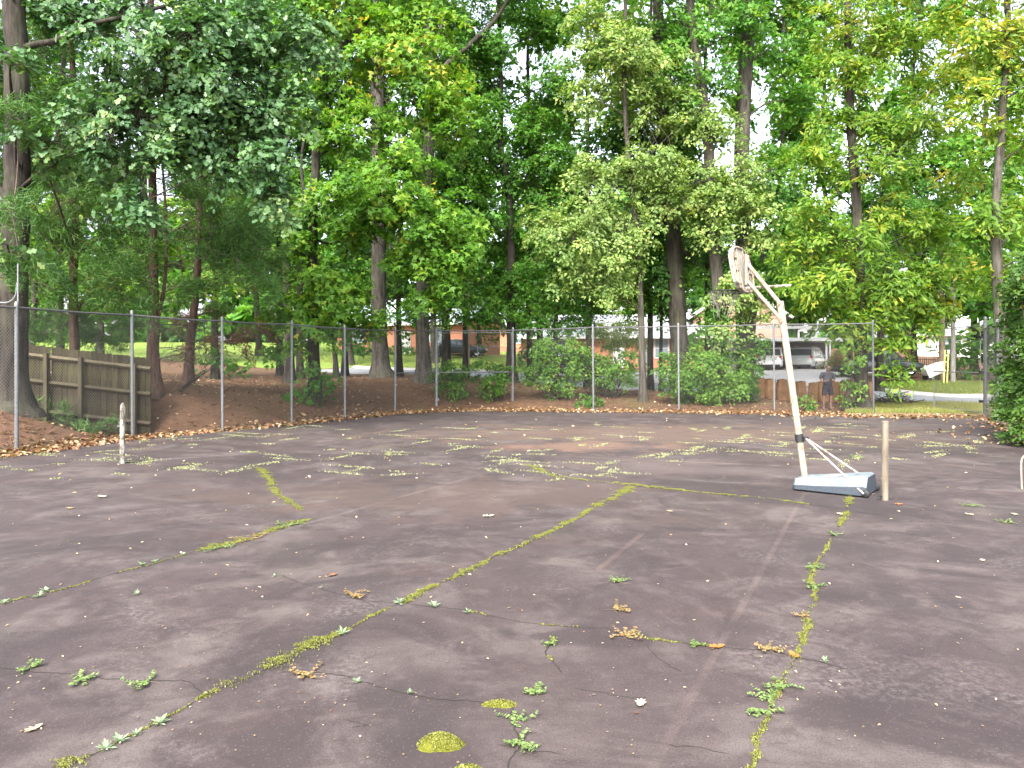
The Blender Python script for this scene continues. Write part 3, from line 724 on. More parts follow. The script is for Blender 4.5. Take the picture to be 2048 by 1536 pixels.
def car(name, label, cat, loc, rz, col, L=4.7, W=1.86, Hh=1.68, suv=True, bed=False):
    r = thing(name, label, cat, loc, rz)
    pm = paint(name + '_paint', col); b = L / 2; hw = W / 2; belt = 1.0 if suv else .93
    m = MB()
    m.add(*loft([ring(hw * .86, .42, belt * .88, .12, -b), ring(hw * .97, .30, belt, .13, -b + .12), ring(hw, .27, belt + .02, .13, -b + .5), ring(hw, .26, belt, .13, 0),
                 ring(hw, .27, belt - .02, .13, b - 1.1), ring(hw * .96, .28, belt - .12, .13, b - .3), ring(hw * .82, .36, belt - .22, .12, b)]))
    body = m.build('body', pm, r, True)
    top = Hh; m = MB(); z0 = belt - .1
    if suv: st = [(-b + .1, .80, .80, z0 + .1), (-b + .42, .78, .72, top - .06), (-b + .9, .78, .70, top), (.1, .78, .70, top), (.75, .76, .68, top - .08), (b - 1.15, .80, .8, z0 + .12)]
    elif bed: st = [(-.35, .8, .76, z0 + .1), (-.25, .78, .7, top - .08), (0, .78, .7, top), (.7, .78, .70, top - .05), (b - 1.2, .8, .8, z0 + .12)]
    else: st = [(-b + .45, .8, .8, z0 + .1), (-b + 1.25, .76, .68, top - .05), (-.3, .76, .66, top), (.3, .76, .66, top - .04), (b - 1.35, .8, .8, z0 + .1)]
    rings = []
    for (yy, wl, wt, zt) in st:
        rings.append([(W * wt / 1.6, yy, zt - .04), (W * wt / 1.75, yy, zt), (-W * wt / 1.75, yy, zt), (-W * wt / 1.6, yy, zt - .04), (-W * .47, yy, z0), (W * .47, yy, z0)])
    m.add(*loft(rings)); cab = m.build('cabin', pm, r, True)
    # glazing: panels set just proud of the cabin faces
    def quad(nm, a, bb, c, d, mat, par, off):
        pts = [Vector(q) for q in (a, bb, c, d)]; nrm = (pts[1] - pts[0]).cross(pts[3] - pts[0]).normalized(); cen = sum(pts, Vector()) / 4
        if nrm.dot(cen - Vector((0, 0, .9))) < 0: nrm = -nrm
        o1 = [p + nrm * off for p in pts]; o2 = [p - nrm * .03 for p in pts]
        MB().add(o1 + o2, [(0, 1, 2, 3), (4, 5, 6, 7), (0, 1, 5, 4), (1, 2, 6, 5), (2, 3, 7, 6), (3, 0, 4, 7)]).build(nm, mat, par)
    r0, r1 = (rings[0], rings[1])
    def lerp(p, q, t): return tuple(p[i] + (q[i] - p[i]) * t for i in range(3))
    def face(nm, ra, rb, ta, tb_, wt, par):
        a = lerp(ra[3], rb[3], ta); bb = lerp(ra[0], rb[0], ta); c = lerp(ra[0], rb[0], tb_); d = lerp(ra[3], rb[3], tb_)
        quad(nm, lerp(a, bb, wt), lerp(bb, a, wt), lerp(c, d, wt), lerp(d, c, wt), M['glass'], par, .05)
    face('rear_window', r0, r1, .18, .9, .07, cab); face('windscreen', rings[-1], rings[-2], .15, .92, .06, cab)
    for s in (0, 1):
        for k in range(1, len(rings) - 2):
            A, B2 = rings[k], rings[k + 1]; i0, i1 = ((0, 5) if s == 0 else (3, 4))
            a, bb, c, d = lerp(A[i0], A[i1], .06), lerp(B2[i0], B2[i1], .06), lerp(B2[i0], B2[i1], .72), lerp(A[i0], A[i1], .72)
            quad('side_window', lerp(a, bb, .06), lerp(bb, a, .06), lerp(c, d, .06), lerp(d, c, .06), M['glass'], cab, .01)
    for s in (-1, 1):
        if suv: MB().box((s * hw * .84, -b + .10, belt * .92), (.17, .16, .30)).build('tail_light', M['tail'], r, bevel=.02)
        else: MB().box((s * hw * .80, -b + .04, belt * .80), (.3, .12, .15)).build('tail_light', M['tail'], r, bevel=.02)
        MB().box((s * hw * .72, b - .06, belt * .64), (.34, .14, .14)).build('headlight', M['lampc'], r, bevel=.02)
        MB().box((s * (hw + .09), .72, belt + .08), (.18, .1, .13)).build('mirror', pm, r, bevel=.02)
        for yy in (-b + .95, b - .95):
            t = MB().lathe([(.2, -.11), (.31, -.11), (.345, -.07), (.345, .07), (.31, .11), (.2, .11)], (s * (hw - .1), yy, .345), 20, 'x').build('wheel', M['rubber'], r, True)
            MB().lathe([(0, .04), (.1, .03), (.2, .09), (.21, .1), (.21, -.1), (0, -.04)], (s * (hw - .1), yy, .345), 14, 'x').build('rim', M['steel'], t, True)
    bp = MB().box((0, -b + .02, .52), (W * .9, .14, .2)).build('bumper', pm, r, True, .04)
    MB().box((0, -b + .06, .34), (W * .8, .12, .18)).build('lower_valance', M['black'], r)
    MB().box((0, -b - .025 if suv else -b - .06, .8 if suv else .56), (.31, .02, .16)).build('licence_plate', M['plate'], r)
    if suv:
        for s in (-1, 1): MB().tube([(s * .6, -b + .9, top + .05), (s * .62, .2, top + .05)], .02, 6).build('roof_rail', M['steel'], r)
    return r
gz = lambda px, Z, py=None: (X(px, Z), Z, TZ(X(px, Z), Z) + .11)
car('silver_suv', 'silver sport utility car parked in the right bay of the carport', 'car', (X(1614, 54.6), 54.6, HZ(741, 53)), radians(-34), (.55, .58, .58))
car('white_car', 'white car with red tail lamps in the left bay of the carport', 'car', (X(1541, 54.8), 54.8, HZ(741, 53)), radians(-22), (.8, .8, .8), suv=True)
car('dark_pickup', 'dark pickup truck half hidden by leaves right of the carport', 'truck', gz(1752, 46.5), radians(-95), (.02, .022, .026), L=5.3, bed=True, suv=False)
car('dark_sedan', 'dark sedan parked by the far house at the pale utility pole', 'car', gz(915, 62), radians(-70), (.03, .035, .045), suv=False, Hh=1.45)
car('black_sedan', 'black sedan parked along the street behind the shrubs', 'car', (X(1140, 45), 45, TZ(X(1140, 45), 45) + .09), radians(63), (.012, .012, .014), suv=False, Hh=1.42)

# low black trailer with a tilted white box at its end
x, y, z = gz(1800, 43.5)
tr = thing('utility_trailer', 'low black flat trailer standing on the driveway behind the big leafy tree', 'trailer', (x, y, z + .02), radians(-4))
MB().box((0, 0, .45), (3.6, 1.3, .10)).build('deck', M['black'], tr)
MB().box((2.2, 0, .42), (1.3, .10, .10)).build('tongue', M['black'], tr)
for s in (-1, 1):
    MB().lathe([(.12, -.09), (.24, -.09), (.27, -.05), (.27, .05), (.24, .09), (.12, .09)], (-.3, s * .72, .27), 16, 'y').build('wheel', M['rubber'], tr, True)
MB().box((1.7, -.3, .2), (.06, .06, .42)).build('jack', M['steel'], tr)
x, y, z = gz(1866, 42.5)
wb = thing('white_box', 'tilted white plastic box hanging at the tip of the black trailer', 'box', (x, y, z + .02))
MB().box((0, 0, .55), (1.05, .65, .60), Matrix.Rotation(radians(-22), 3, 'Y')).build('body', M['white'], wb, bevel=.06)
MB().box((-.34, 0, .19), (.2, .6, .4)).build('stand', M['black'], wb)
MB().box((.115, 0, .84), (1.07, .68, .05), Matrix.Rotation(radians(-22), 3, 'Y')).build('lid', M['white'], wb, bevel=.02)

# utility poles, guy-wire guards, wires
M['pole_wood'] = bark('utility_pole_wood', (.20, .15, .10), (.34, .27, .19), 16)
M['pole_grey'] = bark('grey_pole_wood', (.16, .15, .14), (.28, .26, .24), 16)
def upole(px, Z, rad, h, label, mat):
    x, y, z = base(px, Z); o = thing('utility_pole', label, 'pole', (x, y, z))
    MB().tube([(0, 0, -.3), (0, 0, h / 2), (0.05, 0, h)], [rad, rad * .9, rad * .75], 12).build('shaft', mat, o, True)
    MB().box((0, -.05, h - .5), (2.2, .1, .12)).build('crossarm', mat, o)
    for k in (-1, 0, 1): MB().lathe([(0, 0), (.05, .01), (.03, .08), (.055, .12), (0, .16)], (k * .95, -.05, h - .44), 8).build('insulator', M['white'], o)
    return o
upole(935, 47, .15, 9, 'pale wooden utility pole rising beside the black gate post', M['pole_wood'])
upole(1884, 43, .17, 9.5, 'brown wooden utility pole beside the yellow guy guards', M['pole_wood'])
upole(1906, 41.5, .13, 9, 'slim grey utility pole right of the yellow guy guards', M['pole_grey'])
M['yellow'] = simple('yellow_plastic', (.75, .66, .16), .5)
for k, (px, lab) in enumerate(((1889, 'left yellow guy wire guard leaning by the poles'), (1896, 'right yellow guy wire guard leaning by the poles'))):
    x, y, z = base(px - 2, 41); g = thing('guy_wire_guard', lab, 'guard', (x, y, z), 0, 'yellow guy wire guards')
    MB().tube([(0, 0, 0), (.14, .1, 1.9)], .035, 8).build('sleeve', M['yellow'], g, True); MB().tube([(.14, .1, 1.9), (.52, .38, 7.0)], .008, 4).build('wire', M['wire'], g)
for k, (y0, lab) in enumerate(((600, 'upper black overhead wire strung along the street'), (618, 'middle black overhead wire strung along the street'), (630, 'lower black overhead wire strung along the street'))):
    a = np.array(P(935, y0 + 18, 47)); b = np.array(P(1906, y0 - 8, 41.5)); c = b + (b - a) * .5
    o = MB().tube(np.vstack([bez(a, b, np.array([0, 0, -.35]), 24), c[None]]), .012, 5).build('overhead_wire', M['black']); tag(o, lab, 'wire', 'overhead wires')

# closed patio umbrella and far chain fence
M['canvas'] = simple('grey_white_canvas', (.6, .61, .58), .8, 0, .2, 12, stretch=(1, 1, .2))
x, y, z = base(1295, 47); u = thing('patio_umbrella', 'closed grey white patio umbrella standing between the shrubs', 'umbrella', (x, y, z))
prof = [(.0, 2.3), (.05, 2.2), (.16, 1.5), (.24, .9), (.20, .82)]
V = []; n = 16
for (rr, zz) in prof:
    for i in range(n): q = rr * (1 + .18 * (i % 2)); V.append((q * cos(2 * pi * i / n), q * sin(2 * pi * i / n), zz))
MB().add(V, [(j * n + i, j * n + (i + 1) % n, (j + 1) * n + (i + 1) % n, (j + 1) * n + i) for j in range(4) for i in range(n)]).build('canopy', M['canvas'], u)
MB().tube([(0, 0, 0), (0, 0, 2.4)], .025, 8).build('pole', M['galv'], u); MB().lathe([(.25, 0), (.25, .06), (.05, .1), (.05, .25)], n=16).build('base', M['concrete'], u)

def wire_panel(p00, p10, h0, h1, pitch=.0707, rad=.0019, top0=None):
    """chain-link between two post feet; h = height above foot; returns mesh of crossing wires"""
    p00 = np.array(p00, float); p10 = np.array(p10, float); Wd = np.linalg.norm((p10 - p00)[:2]); H = (h0 + h1) / 2
    tb = TB(); ex = (p10 - p00)
    nn = np.array([-(p10 - p00)[1], (p10 - p00)[0], 0]) / Wd
    def pt(s, t, off): return p00 + ex * (s / Wd) + np.array([0, 0, t]) + nn * off
    c = -H
    while c < Wd:
        for sg in (0, 1):
            s0, t0 = max(c, 0), max(0, -c); s1, t1 = min(c + H, Wd), min(H, Wd - c)
            if s1 - s0 > .03:
                a, b = ((s0, t0), (s1, t1)) if sg == 0 else ((Wd - s0, t0), (Wd - s1, t1))
                tb.add(np.array([pt(*a, (sg - .5) * .004), pt(*b, (sg - .5) * .004)]), np.array([rad, rad]), 3)
        c += pitch
    return np.vstack(tb.V), np.vstack(tb.F)

a = base(955, 60); b = base(1075, 57)
ff = thing('chain_link_fence', 'far low chain link fence across the neighbour lawn', 'fence', a)
V, Fc = wire_panel((0, 0, .05), (b[0] - a[0], b[1] - a[1], b[2] - a[2] + .05), 1.2, 1.2, .12, .003); link('wire_mesh', np_mesh('wire_mesh', V, Fc), M['wire'], ff)
for t in (0, .25, .5, .75, 1):
    q = [(b[i] - a[i]) * t for i in range(3)]; MB().tube([(q[0], q[1], q[2] - .1), (q[0], q[1], q[2] + 1.3)], .03, 8).build('post', M['galv'], ff)
MB().tube([(0, 0, 1.25), (b[0] - a[0], b[1] - a[1], b[2] - a[2] + 1.25)], .022, 8).build('top_rail', M['galv'], ff)
# dark picket railing right of the pickup
a = base(1770, 49); b = base(1875, 47)
pf = thing('picket_railing', 'black metal picket railing behind the trailer', 'railing', a)
for t in np.linspace(0, 1, 26):
    MB().box(((b[0] - a[0]) * t, (b[1] - a[1]) * t, (b[2] - a[2]) * t + .6), (.025, .025, 1.2)).build('picket', M['black'], pf)
for zz in (.15, 1.1): MB().tube([(0, 0, zz), (b[0] - a[0], b[1] - a[1], b[2] - a[2] + zz)], .02, 6).build('rail', M['black'], pf)

# ------------------------------------------------------------------ the tall chain link fence round the court
FH = 3.05
POSTS = [(-120, 925, 600), (33, 905, 612), (265, 873, 628), (445, 862, 640), (583, 848, 647), (690, 838, 655), (790, 826, 659), (873, 820, 660), (1026, 817, 659),
         (1187, 822, 653), (1358, 824, 651), (1549, 824, 647), (1747, 828, 645)]
fw = thing('chain_link_fence', 'tall galvanised chain link fence enclosing the court', 'fence', (*G(1187, 822), 0))
fo = np.array(fw.location)
feet = []
for k, (px, by, ty) in enumerate(POSTS):
    g = np.array((*G(px, by), 0.0)); h = (by - ty) / F * g[1]; feet.append((g - fo, h))
    lean = rng.normal(0, .02, 2) if k != 1 else (0, 0)
    rad = .036 if k not in (7,) else .05
    po = MB().tube([g - fo + np.array([0, 0, -.15]), g - fo + np.array([lean[0], lean[1], h + .02])], rad, 10).build('post', M['galv'] if k < 12 else M['rail'], fw, True)
    MB().lathe([(rad * 1.1, 0), (rad * 1.1, .05), (rad * .6, .09), (0, .1)], tuple(g - fo + np.array([lean[0], lean[1], h + .0])), 10).build('post_cap', M['galv'] if k < 12 else M['rail'], po, True)
for k in range(len(feet) - 1):
    (a, ha), (b, hb) = feet[k], feet[k + 1]
    MB().tube([a + np.array([0, 0, ha - .03]), (a + b) / 2 + np.array([0, 0, (ha + hb) / 2 - .05]), b + np.array([0, 0, hb - .03])], .023, 8).build('top_rail', M['rail'], fw, True)
    if k in (6,): MB().tube([a + np.array([0, 0, 1.45]), b + np.array([0, 0, 1.45])], .02, 8).build('mid_rail', M['rail'], fw, True)
    if k != 7:
        nrm = np.array([0, -.045, 0]); V, Fc = wire_panel(a + nrm + np.array([0, 0, .03]), b + nrm + np.array([0, 0, .03]), ha - .06, hb - .06)
        link('wire_mesh', np_mesh('wire_mesh', V, Fc), M['wire'], fw)
# closed gate between the corner post and the next one
(a, ha), (b, hb) = feet[7], feet[8]
ga = a + fo; gt = thing('chain_link_gate', 'closed chain link gate with a middle rail in the far corner', 'gate', tuple(ga))
d = b - a; e = d / np.linalg.norm(d); p0 = e * .09; p1 = d - e * .07
up = lambda q, z: (q[0], q[1], q[2] + z)
MB().tube([up(p0, .08), up(p0, ha - .12), up(p1, hb - .12), up(p1, .08), up(p0, .08)], .021, 8).build('frame', M['galv'], gt)
MB().tube([up(p0, 1.45), up(p1, 1.45)], .02, 8).build('mid_rail', M['galv'], gt)
V, Fc = wire_panel(np.array(up(p0, .08)) + np.array([0, -.03, 0]), np.array(up(p1, .08)) + np.array([0, -.03, 0]), ha - .2, hb - .2); link('wire_mesh', np_mesh('wire_mesh', V, Fc), M['wire'], gt)
for zz in (.4, 1.4, 2.5):
    MB().box(up(e * .05, zz), (.10, .07, .09)).build('hinge', M['galv'], gt)
# right side: end post, fence running back towards the camera, open gate leaf
rp0 = np.array((*G(1970, 832), 0.0)); rf = thing('chain_link_fence', 'right hand chain link fence overgrown by the ivy hedge', 'fence', tuple(rp0))
prev = None
for k in range(5):
    q = -np.array([ud[0], ud[1], 0]) * 3.05 * k; hh = 3.3 if k == 0 else 3.05
    po = MB().tube([q + np.array([0, 0, -.15]), q + np.array([0, 0, hh])], .055 if k == 0 else .036, 10).build('post', M['galv'], rf, True)
    MB().lathe([(.06, 0), (.065, .05), (.04, .10), (0, .12)], tuple(q + np.array([0, 0, hh])), 10).build('post_cap', M['galv'], po, True)
    if k:
        MB().tube([prev + np.array([0, 0, 3.0]), q + np.array([0, 0, 3.0])], .023, 8).build('top_rail', M['galv'], rf, True)
        V, Fc = wire_panel(prev + np.array([-.05, 0, .03]), q + np.array([-.05, 0, .03]), 2.96, 2.96); link('wire_mesh', np_mesh('wire_mesh', V, Fc), M['wire'], rf)
    prev = q
lg = thing('chain_link_gate', 'open chain link gate leaf swung outward at the right end post', 'gate', tuple(rp0 + np.array([-.09, .06, 0])))
d = np.array(P(1868, 700, 28.6)); d = np.array([d[0], d[1], 0]) - np.array(lg.location); d[2] = 0; e = d / np.linalg.norm(d)
MB().tube([up(e * .05, .12), up(e * .05, 3.1), up(d, 3.1), up(d, .12), up(e * .05, .12)], .024, 8).build('frame', M['galv'], lg)
MB().tube([up(e * .05, 1.48), up(d, 1.48)], .02, 8).build('mid_rail', M['galv'], lg)
V, Fc = wire_panel(np.array(up(e * .05, .12)) + np.array([0, -.03, 0]), np.array(up(d, .12)) + np.array([0, -.03, 0]), 2.95, 2.95); link('wire_mesh', np_mesh('wire_mesh', V, Fc), M['wire'], lg)
for zz in (.5, 1.5, 2.7): MB().box((-.02, -.02, zz), (.1, .1, .09)).build('hinge', M['black'], lg)
# thin lamp pole with drooping cable by the first left post
g = G(36, 903); lp = thing('conduit_pole', 'thin grey conduit pole with drooping cable at the left fence post', 'pole', (g[0] + .04, g[1] - .06, 0))
MB().tube([(0, 0, 0), (0, 0, HZ(528, g[1]))], .017, 8).build('pipe', M['galv'], lp, True)
q = np.array([P(36, 565, g[1]), P(33, 590, g[1]), P(22, 603, g[1]), P(0, 605, g[1]), P(-60, 596, g[1])]) - np.array(lp.location); q[:, 1] -= .03
q, _ = smooth_path(q, np.zeros(5), 4); MB().tube(q, .014, 6).build('cable', M['galv'], lp, True)

# ------------------------------------------------------------------ weathered board fence behind the chain link
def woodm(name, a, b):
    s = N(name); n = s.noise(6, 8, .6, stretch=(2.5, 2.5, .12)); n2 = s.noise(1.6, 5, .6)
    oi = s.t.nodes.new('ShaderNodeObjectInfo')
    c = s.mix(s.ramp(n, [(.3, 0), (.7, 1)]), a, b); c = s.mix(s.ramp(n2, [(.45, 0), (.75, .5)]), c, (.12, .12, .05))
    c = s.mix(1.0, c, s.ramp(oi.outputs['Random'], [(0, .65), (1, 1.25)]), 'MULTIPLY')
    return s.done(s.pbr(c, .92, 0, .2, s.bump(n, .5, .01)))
M['board'] = woodm('weathered_board_shade_toned', (.02, .016, .010), (.046, .037, .023)); M['timber'] = woodm('grey_timber', (.055, .045, .03), (.10, .083, .057))  # weathered boards, colour darkened further to hold the cedar's shade
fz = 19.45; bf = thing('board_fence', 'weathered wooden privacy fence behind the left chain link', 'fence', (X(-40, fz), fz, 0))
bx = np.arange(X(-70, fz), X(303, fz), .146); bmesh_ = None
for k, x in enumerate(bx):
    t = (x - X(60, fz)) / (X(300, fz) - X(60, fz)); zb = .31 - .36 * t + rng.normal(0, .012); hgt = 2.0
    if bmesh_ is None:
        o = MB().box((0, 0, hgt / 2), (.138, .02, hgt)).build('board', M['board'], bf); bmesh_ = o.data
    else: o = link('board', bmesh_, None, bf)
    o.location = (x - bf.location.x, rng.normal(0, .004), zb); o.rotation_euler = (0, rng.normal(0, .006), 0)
xl, xr = X(-70, fz) - bf.location.x, X(303, fz) - bf.location.x
tt = lambda x: .31 - .36 * (x + bf.location.x - X(60, fz)) / (X(300, fz) - X(60, fz))
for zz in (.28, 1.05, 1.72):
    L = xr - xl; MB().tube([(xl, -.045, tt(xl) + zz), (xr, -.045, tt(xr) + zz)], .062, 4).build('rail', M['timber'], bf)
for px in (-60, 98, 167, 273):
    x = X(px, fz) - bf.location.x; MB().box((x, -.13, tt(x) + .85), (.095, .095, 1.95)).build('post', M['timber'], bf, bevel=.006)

# ------------------------------------------------------------------ net posts
s = N('flaking_post_paint'); n = s.noise(18, 8, .7, stretch=(1, 1, .5)); c = s.mix(s.ramp(n, [(.46, 0), (.54, 1)]), (.09, .075, .055), (.29, .285, .265)); M['flake'] = s.done(s.pbr(c, .8, 0, .3, s.bump(n, .3, .004)))
s = N('tarnished_post'); n = s.noise(9, 8, .65, stretch=(1, 1, .25)); c = s.mix(s.ramp(n, [(.35, 0), (.7, 1)]), (.13, .105, .075), (.27, .235, .18)); M['tarn'] = s.done(s.pbr(c, .6, .3, .4, s.bump(n, .2, .003)))
def netpost(px, by, h, rad, mat, label, cap):
    g = G(px, by); o = thing('net_post', label, 'post', (*g, 0), 0)
    MB().tube([(0, 0, -.05), (0.0, 0, h * .5), (.006, 0, h)], [rad, rad, rad], 18).build('tube', mat, o, True)
    if cap: MB().lathe([(rad * .9, h), (rad * .9, h + .02), (rad * .45, h + .05), (rad * .4, h + .07), (0, h + .075)], n=14).build('cap', mat, o, True); MB().tube([(-rad, 0, h * .66), (-rad - .05, 0, h * .66), (-rad - .05, 0, h * .62)], .01, 6).build('hook', M['galv'], o)
    else: MB().lathe([(rad * 1.06, h - .01), (rad * 1.06, h + .01), (0, h + .014)], n=18).build('cap', mat, o, True); MB().tube([(-rad, 0, .05), (-rad - .05, -.02, .05), (-rad - .06, -.02, .02)], .011, 6).build('hook', M['black'], o)
netpost(245, 927, 1.03, .045, M['flake'], 'flaking white net post on the left side of the court', True)
netpost(1770, 1000, 1.05, .043, M['tarn'], 'tarnished brown net post right of the basketball base', False)

# wire hoop at the right edge of the court
g = G(2056, 978); hp = thing('wire_hoop', 'small bent metal rod hoop at the right picture edge', 'hoop', (*g, 0))
q = [(-.09, 0, 0), (-.10, 0, .35), (-.075, 0, .46), (0, 0, .5), (.075, 0, .46), (.10, 0, .35), (.09, 0, 0)]
q, _ = smooth_path(q, np.zeros(7), 4); MB().tube(q, .013, 8).build('rod', rusty('rust_rod', (.35, .27, .22)), hp, True)
# ------------------------------------------------------------------ portable basketball hoop
fwd = np.array([-.80, .60, 0]); lat = np.array([.60, .80, 0]); upv = np.array([0, 0, 1.0])
b0 = np.array((*G(1583, 981), 0.0)) + lat * .33
hoop = thing('basketball_hoop', 'leaning portable basketball hoop with grey wheeled base', 'basketball hoop', tuple(b0))
W3 = lambda f, l, z: fwd * f + lat * l + upv * z
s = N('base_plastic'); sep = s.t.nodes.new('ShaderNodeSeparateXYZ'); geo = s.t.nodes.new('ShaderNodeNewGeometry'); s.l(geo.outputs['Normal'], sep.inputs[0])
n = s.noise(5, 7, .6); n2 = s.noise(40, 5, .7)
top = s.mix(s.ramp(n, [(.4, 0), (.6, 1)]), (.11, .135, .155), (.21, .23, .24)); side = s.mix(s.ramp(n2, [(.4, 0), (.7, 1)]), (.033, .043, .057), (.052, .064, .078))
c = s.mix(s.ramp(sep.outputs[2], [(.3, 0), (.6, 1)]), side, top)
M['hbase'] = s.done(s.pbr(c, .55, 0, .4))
M['hwhite'] = rusty('hoop_white_enamel', (.34, .30, .23), (.20, .09, .035), .50, .66, .5, 16)
M['hrust'] = rusty('strut_enamel', (.42, .38, .35), (.2, .07, .035), .53, .6, .5, 22)
M['board_back'] = rusty('backboard_back', (.34, .33, .29), (.13, .115, .09), .42, .7, .6, 9)
# wedge shaped water tank: low at the front (pole end), tall at the back
def tank():
    st = [(0.0, .27, .155, .20), (-.04, .32, .17, .26), (-.35, .335, .20, .27), (-.75, .345, .25, .27), (-1.02, .345, .285, .26), (-1.08, .325, .27, .24)]
    V = []; Fc = []
    for (f, hw, z, tw) in st:
        sh = .035
        prof = [(-hw, .02), (-hw, z * .52), (-hw + .012, z * .56), (-tw, z - .012), (-tw + .03, z), (tw - .03, z), (tw, z - .012), (hw - .012, z * .56), (hw, z * .52), (hw, .02)]
        V += [tuple(W3(f * .92, l, zz)) for l, zz in prof]
    n = 10
    for j in range(len(st) - 1):
        for i in range(n): Fc.append((j * n + i, j * n + (i + 1) % n, (j + 1) * n + (i + 1) % n, (j + 1) * n + i))
    Fc += [tuple(range(n)), tuple((len(st) - 1) * n + i for i in range(n))]
    return V, Fc
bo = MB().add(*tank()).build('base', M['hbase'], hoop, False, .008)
s = N('red_sticker'); n = s.noise(12, 5, .7); c = s.mix(s.ramp(n, [(.45, 0), (.6, 1)]), (.55, .16, .12), (.42, .40, .40)); red = s.done(s.pbr(c, .7))
q = [W3(-.42, -.10, .211), W3(-.58, -.16, .231), W3(-.60, .02, .2335), W3(-.46, .14, .216)]
MB().add([tuple(p) for p in q] + [tuple(p + upv * .006) for p in q], [(3, 2, 1, 0), (4, 5, 6, 7), (0, 1, 5, 4), (1, 2, 6, 5), (2, 3, 7, 6), (3, 0, 4, 7)]).build('sticker', red, bo)
for s_ in (-1, 1):
    c = W3(-.985, s_ * .31, .056); wV = MB()
    pr = [(0, -.02), (.045, -.02), (.055, -.01), (.055, .01), (.045, .02), (0, .02)]; V = []
    for (rr, zz) in pr:
        for i in range(16): a = 2 * pi * i / 16; V.append(tuple(c + fwd * rr * cos(a) + upv * rr * sin(a) + lat * (zz + s_ * .03)))
    wV.add(V, [(j * 16 + i, j * 16 + (i + 1) % 16, (j + 1) * 16 + (i + 1) % 16, (j + 1) * 16 + i) for j in range(5) for i in range(16)]).build('wheel', M['black'], hoop, True)
MB().box(tuple(W3(-.5, 0, .014)), (.3, .3, .028)).build('underside', M['black'], bo)
# pole: leaning forward, in three sleeves
foot = W3(-.10, 0, .12); top_ = np.array(P(1560, 603, 11.15)) - b0
pd = top_ - foot; pl = np.linalg.norm(pd)
at_ = lambda t: foot + pd * t
for k, (t0, t1, rr) in enumerate(((0, .36, .046), (.352, .70, .0485), (.69, 1.0, .051))):
    MB().tube([at_(t0), at_(t1)], rr, 18).build('pole', M['hwhite'], hoop, True)
cl = (HZ(876, 10.9)) / (pl * pd[2] / pl + foot[2])
cz = (HZ(876, 10.95) - foot[2]) / pd[2]
MB().tube([at_(cz - .022), at_(cz + .022)], .060, 18).build('collar', M['black'], hoop, True)
MB().box(tuple(at_(cz) - fwd * .085), (.07, .07, .05)).build('clamp', M['black'], hoop)
for s_ in (-1, 1):
    a = at_(cz) - fwd * .10 + lat * s_ * .02; b = W3(-.965, s_ * .37, .06 if s_ < 0 else .09)
    MB().tube([a, b], .013, 10).build('strut', M['hrust'], hoop, True)
# arms to the backboard
hc = np.array(P(1487, 543, 11.42)) - b0
bw = 1.02
tl = np.array([0, 0, 1.0]); 
for (t, zz, rr) in ((.985, .13, .031), (.885, -.14, .027)):
    MB().tube([at_(t), hc + upv * zz - fwd * .05], rr, 12).build('arm', M['hwhite'], hoop, True)
for t in (.985, .885): MB().tube([at_(t) - lat * .09, at_(t) + lat * .09], .018, 8).build('bolt', rusty('bolt_rust', (.4, .2, .12)), hoop)
for s_ in (-1, 1): MB().box(tuple(hc - fwd * .05 + upv * .02 + lat * s_ * .04), (.035, .035, .46), None).build('bracket', M['hwhite'], hoop)
# fan shaped board with ribs moulded on the back
half = [(.0, .46), (.16, .455), (.30, .42), (.41, .35), (.48, .24), (.51, .10), (.51, -.05), (.47, -.22), (.36, -.33), (.16, -.40), (0, -.40)]
half = [(x * .80, z * .85) for x, z in half]; bup = upv * cos(radians(11)) + fwd * sin(radians(11)); bfw = fwd * cos(radians(11)) - upv * sin(radians(11))
out = [(x, z) for x, z in half] + [(-x, z) for x, z in half[-2:0:-1]]
nO = len(out); bc = hc + fwd * .02
V = [tuple(bc + lat * x + bup * z) for x, z in out] + [tuple(bc + bfw * .035 + lat * x + bup * z) for x, z in out]
bd = MB().add(V, [tuple(range(nO)), tuple(range(2 * nO - 1, nO - 1, -1))] + [(i, (i + 1) % nO, nO + (i + 1) % nO, nO + i) for i in range(nO)]).build('backboard', M['board_back'], hoop)
rim_ = [bc - bfw * .018 + lat * x * .97 + bup * (z * .97) for x, z in out]; MB().tube(np.array(rim_ + rim_[:1]), .017, 6, False).build('board_edge', M['hwhite'], bd)
for l, z0, z1 in ((-.28, -.25, .30), (-.17, -.31, .35), (.17, -.31, .35), (.28, -.25, .30)):
    MB().tube([bc - bfw * .014 + lat * l + bup * z0, bc - bfw * .014 + lat * l * .8 + bup * z1], .014, 4).build('rib', M['hwhite'], bd)
for z in (-.22, -.02, .18):
    for sg in (-1, 1):
        for l in (.34, .24):
            q = bc - bfw * .006 + lat * sg * l + bup * z; MB().box(tuple(q), (.05, .05, .022)).build('rib_pad', M['black'], bd)
